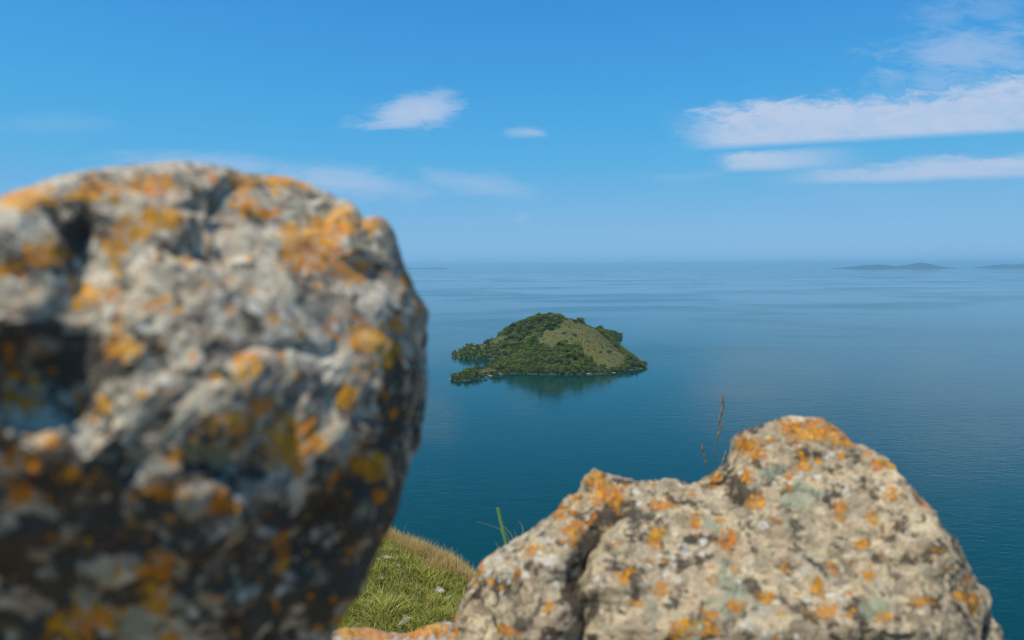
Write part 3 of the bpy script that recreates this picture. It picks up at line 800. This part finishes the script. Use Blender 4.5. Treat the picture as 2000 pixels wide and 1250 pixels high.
# --- big left boulder
LO = [(835,612),(826,680),(825,740),(812,830),(800,900),(783,975),(768,1020),(742,1075),(720,1115),(688,1180),(650,1250),(625,1330),(600,1450),(620,1600),
      (560,1760),(200,1850),(-300,1800),(-560,1500),(-640,1100),(-560,760),(-360,520),(-160,420),(0,378),(90,348),(180,328),(300,320),(400,319),(480,332),(560,343),(610,360),(655,388),(690,420),(714,462),
      (720,440),(733,428),(752,431),(763,452),(772,490),(788,535),(808,575),(828,598)]
LO_OR = [(50,395,55,28),(185,388,55,22),(285,375,45,26),(475,358,26,18),(545,352,30,16),(480,405,32,20),(265,460,42,26),(325,455,32,18),(230,485,30,18),(100,500,40,22),(20,525,36,16),
      (350,520,20,16),(565,460,26,28),(600,490,55,42),(640,450,42,34),(640,520,26,28),(680,545,30,18),(705,465,14,14),(195,580,40,20),(235,680,34,22),(300,612,18,12),(80,760,28,24),(200,785,18,18),
      (110,860,22,18),(460,740,28,28),(430,830,38,22),(490,795,22,22),(545,865,42,42),(585,850,24,32),(345,890,22,14),(35,915,40,18),(140,925,24,14),(45,965,24,20),(325,955,30,16),(420,975,26,22),
      (700,670,36,32),(745,690,26,28),(700,720,22,22),(760,640,16,14),(670,780,20,22),(720,910,46,26),(640,920,22,16),(300,1085,34,32),(540,1085,16,24),(310,1160,28,34),(190,1195,56,26),(150,1215,40,20),
      (735,965,14,14),(525,1040,20,16),(330,1230,20,18),(520,420,14,10),(410,365,10,8),(395,470,16,10),(735,440,10,8),(775,560,14,20),(805,600,14,20)]
def left_h(PX, PY, U, V):
    yl = 640 + 0.30 * PX + 50 * np.sin(PX / 140.0)              # where the face turns under
    s = (yl - PY) * 0.00048                                     # metres above the turn
    top = 0.15 - np.where(s > 0, 0.42 * s + 0.5 * np.maximum(s - 0.11, 0) ** 1.3, 0)
    under = 0.15 + np.where(s < 0, 0.02 * s + 0.60 * np.minimum(s + 0.09, 0), 0)
    side = 0.14 - 1.15 * (PX - 715 - 0.10 * (PY - 600)) * 0.00050
    k = 0.02
    def smin(a, b_): h = np.clip(0.5 + 0.5 * (b_ - a) / k, 0, 1); return b_ * (1 - h) + a * h - k * h * (1 - h)
    H = smin(smin(top, under), side)
    # ledge and hollow on the left, a groove rising to the right, a pocket below the ring lichen
    H -= 0.030 * np.exp(-(((PX - 120) / 120) ** 2 + ((PY - 745) / 85) ** 2))
    H += 0.016 * np.exp(-(((PX - 40) / 75) ** 2 + ((PY - 635) / 60) ** 2))
    gl = (PY - 560) + 0.62 * (PX - 150)
    H -= 0.016 * np.exp(-((PX - 165) / 26) ** 2) * sstep(PY, 430, 480) * (1 - sstep(PY, 560, 640))
    H -= 0.022 * np.exp(-(((PX - 590) / 90) ** 2 + ((PY - 1010) / 70) ** 2)) + 0.018 * np.exp(-(((PX - 430) / 70) ** 2 + ((PY - 905) / 40) ** 2))
    H -= 0.014 * np.exp(-(((PX - 520) / 110) ** 2 + ((PY - 700) / 16) ** 2))
    H += 0.013 * np.exp(-(((PX - 735) / 42) ** 2 + ((PY - 600) / 36) ** 2))
    H += 0.016 * np.exp(-(((PX - 420) / 90) ** 2 + ((PY - 1180) / 60) ** 2))
    return H
def left_d(p, PX, PY):
    dg = np.stack([p[:, 0] * 0.75 + p[:, 1] * 0.66, -p[:, 0] * 0.66 + p[:, 1] * 0.75, p[:, 2]], 1)
    st = fbm(dg * np.array([5.0, 21.0, 12.0]) + 3, 4, 0.55)
    wst = sstep(PY, 560, 760) * (1 - sstep(PX, 620, 760))
    d1 = fbm(p * 8 + 5, 3) * 0.012 + fbm(p * 40 + 8, 4, 0.55) * 0.0030 + chips(p, 70, 5, 0.06, 0.0018, 0.03) + chips(p, 420, 6, 0.05, 0.0008, 0.01)
    return d1 + st * 0.012 * wst
m_rl = rock_material('left_boulder_stone', [(0.42, 0.36, 0.265), (0.64, 0.54, 0.365), (0.17, 0.150, 0.112), (0.34, 0.295, 0.22), (0.74, 0.66, 0.50), (0.078, 0.067, 0.050), (0.52, 0.38, 0.25), (0.25, 0.22, 0.165)], 46.0, (0.030, 0.026, 0.020), 0.545, 0.24, 0.55)
boulder('lichen_boulder', LO, (300, 880), 0.66, (0.38, 0.0), left_h, 0.20, 0.10, 640, 210, left_d, m_rl,
        {'orange': LO_OR,
         'pale': [(40,635,60,55),(420,420,60,40),(390,450,40,40),(740,600,46,40),(480,610,90,40),(600,690,90,40),(330,640,50,22),(310,770,16,60),(380,800,30,30),(90,440,50,20),(620,650,60,30),(380,1190,80,50),(300,330,90,12)],
         'dark': [(120,700,110,90),(600,1000,120,80),(60,1090,150,130),(760,830,50,120),(740,1050,60,120),(620,1150,120,120),(440,900,80,50),(150,470,25,60),(250,1010,170,80),(690,1000,100,120),(420,1090,160,70),(130,930,140,60),(520,1200,120,60),(60,1230,120,60)],  # black crust patches that also paint shade into underside, hollows and right flank
         'green': [(260,1200,50,40),(400,880,40,30),(560,420,30,30)]},
        'huge out-of-focus grey boulder with orange lichen filling the left side')

# --- right boulder
RO = [(1960,1250),(2010,1380),(2040,1520),(1900,1640),(1400,1690),(900,1640),(820,1500),(838,1380),(868,1280),(882,1225),(893,1175),(915,1140),(950,1108),(990,1070),(1040,1030),(1085,990),(1105,975),(1130,962),(1142,938),(1160,913),(1180,920),(1206,926),
      (1222,936),(1236,945),(1290,942),(1345,943),(1385,925),(1420,902),(1436,880),(1440,858),(1458,848),(1490,838),(1520,828),(1560,820),(1600,828),(1640,840),(1672,866),(1690,864),(1712,868),(1724,882),(1745,890),(1762,915),(1790,955),(1822,1005),(1850,1050),(1880,1100),(1905,1145),(1932,1195)]
RO_OR = [(1600,848,70,20),(1560,838,30,12),(1655,862,26,12),(1180,970,38,22),(1165,938,22,16),(1200,985,24,16),(1095,1000,18,18),(1130,1045,26,28),(1470,880,22,24),(1450,870,14,18),(1460,930,14,24),(1300,995,26,14),(1360,1020,10,22),
      (1285,1070,14,18),(1420,1055,22,28),(1480,985,20,14),(1230,1145,16,18),(1300,1165,14,12),(1390,1225,16,24),(1490,1170,22,18),(1440,1195,18,14),(1335,1232,28,16),(1610,1195,26,22),(1030,1240,24,12),(1060,1085,16,14),(1040,1125,10,10),(950,1190,8,14),
      (1720,905,24,14),(1812,985,18,12),(1836,1028,14,18),(1700,1010,14,12),(1640,1000,14,26),(1680,1060,18,10),(1735,965,18,16),(1690,1120,10,14),(1720,1200,18,10),(1790,1172,28,14),(1885,1180,16,24),(1860,1165,14,14),(1570,910,14,14),(1540,940,8,8),(1240,930,10,6),(1395,925,16,8),(1590,1140,16,12),(1530,1110,8,10),(880,1235,14,14)]
def right_h(PX, PY, U, V):
    mpp = 1.40 / FPX
    # the front leans back from a low belly; left facet turned to the left, right flank turned right
    s = (1230 - PY) * mpp
    top = 0.24 - 0.55 * np.maximum(s, 0) + 0.25 * np.minimum(s, 0)
    left = 0.24 + (PX - 1200) * mpp * 0.65
    right = 0.27 - (PX - 1690 - 0.25 * (PY - 900)) * mpp * 1.35
    k = 0.03
    def smin(a, b_): h = np.clip(0.5 + 0.5 * (b_ - a) / k, 0, 1); return b_ * (1 - h) + a * h - k * h * (1 - h)
    H = smin(smin(top, left), right)
    # the cleft: left lip stands proud and its wall faces right, the floor line runs from (1240,1010) to (1120,1260)
    xc = 1205 - 0.34 * (PY - 1040) + 14 * np.sin(PY / 31.0)
    dxc = PX - xc
    on = sstep(PY, 985, 1040)
    H += on * (0.075 * sstep(dxc, -240, -85) * (1 - sstep(dxc, -85, 0)))
    H -= on * 0.055 * np.exp(-(np.maximum(dxc, 0) / 9) ** 2) * np.exp(-(np.minimum(dxc, 0) / 45) ** 2)
    H += 0.020 * np.exp(-(((PX - 1215) / 22) ** 2 + ((PY - 1085) / 40) ** 2))
    H += 0.016 * np.exp(-(((PX - 1175) / 45) ** 2 + ((PY - 955) / 35) ** 2))
    H += 0.018 * np.exp(-(((PX - 1580) / 130) ** 2 + ((PY - 860) / 25) ** 2))
    return H
def right_d(p, PX, PY):
    return fbm(p * 6 + 21, 3) * 0.014 + chips(p, 60, 15, 0.08, 0.0032, 0.03) + chips(p, 420, 16, 0.06, 0.0012, 0.012) + fbm(p * 40 + 2, 4) * 0.0065 + fbm(p * 110 + 2, 3) * 0.0030
m_rr = rock_material('right_boulder_stone', [(0.57, 0.445, 0.26), (0.43, 0.345, 0.215), (0.18, 0.14, 0.085), (0.69, 0.56, 0.355), (0.26, 0.225, 0.16), (0.56, 0.40, 0.245), (0.12, 0.093, 0.06), (0.46, 0.39, 0.265)], 32.0, (0.040, 0.031, 0.022), 0.535, 0.32, 0.9)
boulder('lichen_boulder', RO, (1420, 1240), 1.40, (0.0, 0.0), right_h, 0.30, 0.35, 840, 250, right_d, m_rr,
        {'orange': RO_OR,
         'pale': [(1580,900,50,35),(1640,950,25,25),(1490,1060,28,28),(1640,1180,40,40),(1550,1130,20,35),(1340,940,14,14),(1270,985,20,20),(1000,1120,90,60),(1080,1100,40,50),(1330,1100,50,40),(1700,880,40,20),(1500,1230,60,40)],
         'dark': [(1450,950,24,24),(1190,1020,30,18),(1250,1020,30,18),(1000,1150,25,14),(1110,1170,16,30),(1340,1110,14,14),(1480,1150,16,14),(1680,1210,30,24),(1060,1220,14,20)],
         'green': [(1430,1170,40,60),(1560,980,30,30),(1500,930,30,20),(1400,1030,22,30),(1700,1190,20,20)]},
        'beige boulder with a cleft and orange lichen spots at the lower right', smooth_rim=1, rim_keep=0.85)

# --- low rock in the gap between them
MO = [(1000,1330),(960,1500),(760,1560),(520,1500),(480,1330),(560,1255),(640,1240),(665,1232),(700,1228),(730,1226),(760,1236),(790,1240),(815,1238),(838,1228),(862,1220),(885,1222),(930,1250)]
m_rm = rock_material('gap_rock_stone', [(0.46, 0.38, 0.28), (0.36, 0.33, 0.28), (0.24, 0.20, 0.16), (0.55, 0.48, 0.37), (0.30, 0.27, 0.24)], 30.0, (0.05, 0.04, 0.03), 0.56, 0.28)
boulder('lichen_boulder', MO, (750, 1380), 1.75, (0.0, 0.2), lambda PX, PY, U, V: 0.12 - 0.4 * np.maximum(1300 - PY, 0) * 0.0013, 0.16, 0.25, 420, 110,
        lambda p, PX, PY: fbm(p * 9 + 51, 4) * 0.020 + fbm(p * 30 + 31, 4, 0.55, True) * 0.007 + fbm(p * 80, 3) * 0.004, m_rm,
        {'orange': [(675,1240,30,12),(720,1236,30,14),(745,1246,20,10),(800,1248,22,8),(850,1236,16,12),(866,1240,12,10)], 'pale': [(765,1246,18,8),(840,1250,14,10)], 'dark': [(790,1250,8,6)], 'green': [(0,0,1,1)]},
        'low rock crusted with orange lichen in the gap between the two boulders')

# ------------------------------------------------------------------ grass on the headland shoulder
def blade_field(name, P, L, W, lean, shade, mat, label, seed, yaw=None):
    r = np.random.default_rng(seed); n = len(P)
    an = r.uniform(0, 6.283, n); ln_ = r.uniform(0.2, 1.0, n) * lean
    dirv = np.stack([np.cos(an), np.sin(an)], 1)
    fa = r.uniform(0, 6.283, n); sd_ = np.stack([np.cos(fa), np.sin(fa)], 1)
    def pt(k, hgt, wd, sg):
        xy = P[:, :2] + dirv * (ln_ * L * k)[:, None] + sd_ * (wd * W * sg)[:, None]
        return np.concatenate([xy, (P[:, 2] + L * hgt)[:, None]], 1)
    a = pt(0, -0.08, 0.5, -1); b_ = pt(0, -0.08, 0.5, 1); c_ = pt(0.3, 0.52, 0.42, 1); d_ = pt(0.3, 0.52, 0.42, -1); e_ = pt(1.0, 0.92, 0.06, 1); f_ = pt(1.0, 0.92, 0.06, -1)
    V = np.stack([a, b_, c_, d_, e_, f_], 1).reshape(-1, 3); o = np.arange(n)[:, None] * 6
    F = np.concatenate([o + np.array([[0, 1, 2, 3]]), o + np.array([[3, 2, 4, 5]])])
    me = mesh_np(name, V, F, False); set_attr(me, 'shade', np.repeat(shade, 6)); set_attr(me, 'tip', np.tile([0, 0, .5, .5, 1, 1], n))
    return tag(link(name, me, mat), label, 'grass', None, 'stuff')
def grass_mat(name, c0, c1, c2, tipc):
    mt, t, b = material(name)
    s = t.attr('shade'); c = t.mix(t.lin(s, 0, 0.6), c0, c1); c = t.mix(t.lin(s, 0.6, 1.0), c, c2)
    c = t.mix(t.mul(t.attr('tip'), 0.45), c, tipc)
    t.put(b.inputs['Base Color'], c); b.inputs['Roughness'].default_value = 0.6; b.inputs['Specular IOR Level'].default_value = 0.3
    tr = t.node('ShaderNodeBsdfTranslucent'); t.put(tr.inputs['Color'], c)
    mx = t.node('ShaderNodeMixShader'); mx.inputs[0].default_value = 0.35
    out = t.n['Material Output']; t.l.new(b.outputs[0], mx.inputs[1]); t.l.new(tr.outputs[0], mx.inputs[2]); t.l.new(mx.outputs[0], out.inputs[0])
    return mt
m_gr = grass_mat('green_grass', (0.075, 0.100, 0.009), (0.290, 0.310, 0.030), (0.48, 0.41, 0.14), (0.38, 0.36, 0.07))
m_dry = grass_mat('dry_grass', (0.36, 0.23, 0.07), (0.60, 0.41, 0.14), (0.70, 0.53, 0.23), (0.66, 0.48, 0.19))
r = np.random.default_rng(31)
def scatter(n, xlo, xhi, ylo, yhi):
    P = r.uniform(size=(n, 2)) * np.array([xhi - xlo, yhi - ylo]) + np.array([xlo, ylo]); return P
Pn = np.concatenate([scatter(95000, -5.0, 1.2, 7.0, 16.5), scatter(26000, -10, 4, 1.9, 20)])
s = Pn @ EN - EC
Pn = Pn[s < 1.2]; s = s[s < 1.2]
q3 = np.concatenate([Pn, np.zeros((len(Pn), 1))], 1)
clump = fbm(q3 * 1.9 + 6, 3); drypatch = fbm(q3 * 0.9 + 60, 3)
dry = (s + 0.35 * clump > -0.32) | (drypatch > 0.40) | (r.random(len(Pn)) < 0.07)
zz = hill_z(Pn[:, 0], Pn[:, 1])
Pg = np.concatenate([Pn, zz[:, None]], 1)
near = np.exp(-((Pn[:, 0]) ** 2 + (Pn[:, 1] - 1.5) ** 2) / 2)
g = ~dry & ~((fbm(q3 * 5 + 90, 2) > 0.42))
Lg = np.clip(0.075 + 0.22 * clump + 0.035 * r.normal(size=len(Pn)), 0.045, 0.30)
blade_field('green_grass', Pg[g], Lg[g], r.uniform(0.008, 0.016, g.sum()), 1.7, np.clip(0.36 + 0.6 * clump[g] + 0.2 * r.normal(size=g.sum()), 0, 1), m_gr, 'short bright green grass on the slope seen through the gap', 41)
rep = 2
Pd = np.repeat(Pg[dry], rep, 0) + np.concatenate([r.normal(size=(dry.sum() * rep, 2)) * 0.03, np.zeros((dry.sum() * rep, 1))], 1)
inner = (s < -0.5)[dry]
Ld = np.clip(np.repeat(np.where(inner, 0.09, 0.17) + 0.12 * clump[dry], rep) + 0.07 * r.normal(size=len(Pd)), 0.06, 0.42)
blade_field('dry_grass', Pd, Ld, r.uniform(0.004, 0.009, len(Pd)), 0.55, r.uniform(0, 1, len(Pd)), m_dry, 'tall straw coloured dry grass along the edge of the slope', 42)

# loose stones lying in the grass
m_st, t, b = material('field_stone')
co = t.coord('Object')
t.put(b.inputs['Base Color'], t.mix(t.step(t.noise(co, 9.0, 5), 0.4, 0.65), (0.16, 0.135, 0.105), (0.36, 0.31, 0.25))); b.inputs['Roughness'].default_value = 0.9
t.put(b.inputs['Normal'], t.bump(t.noise(co, 30.0, 4), 0.6, 0.02))
def hit_hill(px, py):
    rr = ray(px, py); tt = np.linspace(3, 40, 2500); Q = np.array([0, 0, CZ]) + rr[None] * tt[:, None]
    h = hill_z(Q[:, 0], Q[:, 1]); k = np.argmax(Q[:, 2] < h); return Q[k]
STONES = [(755,1093,.11,'pale stone high on the green slope, beside the dark boulder edge'), (779,1108,.09,'small pale stone just below the dry grass, left side'),
          (738,1095,.06,'tiny pale stone nearest the dark boulder, upper slope'), (747,1133,.07,'small pale stone halfway up the green slope'),
          (722,1180,.10,'long pale stone low on the slope near the dark boulder'), (858,1158,.13,'grey stone at the right of the slope under the dry tuft'),
          (876,1172,.09,'pale stone touching the beige boulder edge on the slope'), (790,1208,.08,'flat pale stone low in the grass above the lichened rock'),
          (790,1222,.13,'rounded grey stone lowest on the slope, behind the lichened rock'), (818,1150,.06,'small grey stone in the middle of the green slope'),
          (775,1076,.06,'small stone at the upper edge of the green slope'), (878,1184,.05,'tiny white stone beside the beige boulder edge')]
for k, (px, py, s0, lab) in enumerate(STONES):
    s0 *= 0.75; p = hit_hill(px, py); v, f = boulder_arrays(300 + k, 2, 0.5)
    an = k * 1.7; v = v * np.array([s0 * 1.3, s0 * 0.8, s0 * 0.5]); v = np.stack([v[:, 0] * math.cos(an) - v[:, 1] * math.sin(an), v[:, 0] * math.sin(an) + v[:, 1] * math.cos(an), v[:, 2]], 1)
    tag(link('field_stone', mesh_np('field_stone', v, f, False), m_st, None, (p[0], p[1], float(hill_z(p[0], p[1])) + s0 * 0.45)), lab, 'stone', 'loose stones on the grassy slope')

# ------------------------------------------------------------------ grass stalks behind the right boulder
m_stem, t, b = material('stalk_stem'); b.inputs['Base Color'].default_value = (0.12, 0.085, 0.035, 1); b.inputs['Roughness'].default_value = 0.7
m_seed, t, b = material('stalk_spikelet')
t.put(b.inputs['Base Color'], t.mix(t.noise(t.coord('Object'), 160.0, 3), (0.10, 0.055, 0.030), (0.34, 0.24, 0.13))); b.inputs['Roughness'].default_value = 0.8
def spikelet(p, q, wd):
    p = np.array(p); q = np.array(q); ks = np.linspace(0, 1, 7)
    return tube([p + (q - p) * k for k in ks], [wd * x for x in (0.25, 0.8, 1.0, 0.9, 0.75, 0.45, 0.08)], 7)
def stalk(path, dist, spikes, label, foot):
    """path: stem points on the photograph from top to bottom; spikes: (x0,y0,x1,y1,width) spikelets"""
    P = [at_dist(px, py, dist) for px, py in path]
    gx_, gy_ = foot; P.append(np.array([gx_, gy_, float(hill_z(gx_, gy_)) - 0.02]))
    org = P[-1] + np.array([0, 0, 0.02])
    o = bpy.data.objects.new('grass_stalk', None); COL.objects.link(o); o.location = org; o.empty_display_size = 0.1
    PP = np.array(P[::-1]) - org
    # smooth the stem
    tt = np.linspace(0, 1, len(PP)); ti = np.linspace(0, 1, 24); S = np.stack([np.interp(ti, tt, PP[:, k]) for k in range(3)], 1)
    for _ in range(3): S[1:-1] = 0.25 * S[:-2] + 0.5 * S[1:-1] + 0.25 * S[2:]
    v, f = tube(S, np.linspace(0.0018, 0.0006, 24), 6); link('stem', mesh_np('stem', v, f), m_stem, o)
    for (x0_, y0_, x1_, y1_, wd) in spikes:
        a = at_dist(x0_, y0_, dist) - org; c2 = at_dist(x1_, y1_, dist) - org
        v, f = spikelet(a, c2, 0.8 * wd * dist / FPX); link('spikelet', mesh_np('spikelet', v, f), m_seed, o)
    return tag(o, label, 'grass stalk', 'seeding grass stalks behind the beige boulder')
stalk([(1410,766),(1410,800),(1404,840),(1399,880),(1397,930)], 2.2, [(1412,790,1410,767,3.2),(1412,798,1413,783,3.4),(1409,812,1411,790,3.2),(1405,828,1406,806,3.0),(1406,840,1411,822,2.6),(1402,855,1407,835,2.8)],
      'tall thin grass stalk with brown seed head rising above the beige boulder', (0.66, 2.25))
stalk([(1371,866),(1375,890),(1379,908),(1383,940)], 2.2, [(1374,884,1370,866,2.8),(1378,897,1373,880,2.6),(1379,908,1376,893,2.2)], 'short brown grass stalk left of the tall one', (0.63, 2.25))
stalk([(1419,878),(1414,895),(1408,912),(1404,940)], 2.2, [(1415,893,1419,878,2.4),(1411,904,1416,888,2.6),(1409,912,1412,900,2.2)], 'small grass stalk leaning right against the beige boulder', (0.67, 2.25))

# green blade and fine fibres at the left shoulder of the right boulder
m_bl, t, b = material('fresh_blade')
t.put(b.inputs['Base Color'], t.mix(t.noise(t.coord('Object'), 40.0, 3), (0.13, 0.30, 0.05), (0.26, 0.42, 0.10))); b.inputs['Roughness'].default_value = 0.5
def ribbon(P, wd, side):
    P = np.array(P); wd = np.asarray(wd)[:, None]; side = np.array(side) / np.linalg.norm(side); nn = np.array([0, -1.0, 0.3]); 
    a = P - side * wd; m = P + nn * wd * 0.35; c2 = P + side * wd
    V = np.stack([a, m, c2], 1).reshape(-1, 3)
    return V, grid_faces(len(P), 3)
o = bpy.data.objects.new('grass_tuft', None); COL.objects.link(o); DT = 2.1
foot = np.array([at_dist(992, 1075, DT)[0] + 0.03, DT + 0.03, 0]); foot[2] = float(hill_z(foot[0], foot[1])); o.location = foot
def tuft_path(pp):
    P = [at_dist(x_, y_, DT) - foot for x_, y_ in pp] + [np.array([0, 0, -0.02])]
    tt = np.linspace(0, 1, len(P)); ti = np.linspace(0, 1, 26); return np.stack([np.interp(ti, tt, np.array(P)[:, k]) for k in range(3)], 1)
for nm, pp, wd, mt in [('blade', [(972,991),(977,1015),(984,1045),(990,1070)], 0.0044, m_bl), ('fibre', [(930,1019),(955,1025),(978,1034),(988,1060)], 0.0012, m_dry), ('fibre', [(982,1026),(996,1040),(1004,1055)], 0.0013, m_dry),
                       ('fibre', [(1012,1018),(1019,1024),(1022,1034),(1015,1060)], 0.0013, m_dry), ('fibre', [(986,1036),(992,1050),(997,1066)], 0.0011, m_dry), ('fibre', [(968,1058),(974,1070),(980,1080)], 0.0012, m_dry), ('fibre', [(1004,1034),(1008,1046),(1004,1062)], 0.0010, m_dry)]:
    S = tuft_path(pp); wds = wd * (np.ones(26) if nm == 'blade' else np.linspace(0.4, 1.2, 26))
    v, f = ribbon(S, wds, (1, 0, 0.15)); me = mesh_np(nm, v, f); set_attr(me, 'shade', np.full(len(v), 0.9)); set_attr(me, 'tip', np.full(len(v), 1.0)); link(nm, me, mt, o)
tag(o, 'cut green grass blade with fine pale fibres at the left edge of the beige boulder', 'grass tuft')

# ------------------------------------------------------------------ haze over the lake
mh = bpy.data.materials.new('haze_air'); mh.use_nodes = True
t = NT(mh.node_tree); t.n.clear()
pv = t.node('ShaderNodeVolumePrincipled')
pv.inputs['Color'].default_value = (0.38, 0.77, 1.0, 1)
pv.inputs['Density'].default_value = 4.8e-5
pv.inputs['Anisotropy'].default_value = 0.1
om = t.node('ShaderNodeOutputMaterial'); t.l.new(pv.outputs[0], om.inputs['Volume'])
bm = bmesh.new(); bmesh.ops.create_cube(bm, size=1.0)
hz_lo, hz_hi = -141.0, 300.0
for v in bm.verts:
    v.co = Vector((v.co.x * 190000, v.co.y * 190000, hz_lo if v.co.z < 0 else hz_hi))
me = bpy.data.meshes.new('haze'); bm.to_mesh(me); bm.free()
tag(link('haze', me, mh), label='thin bluish haze in the air over the lake', kind='stuff')
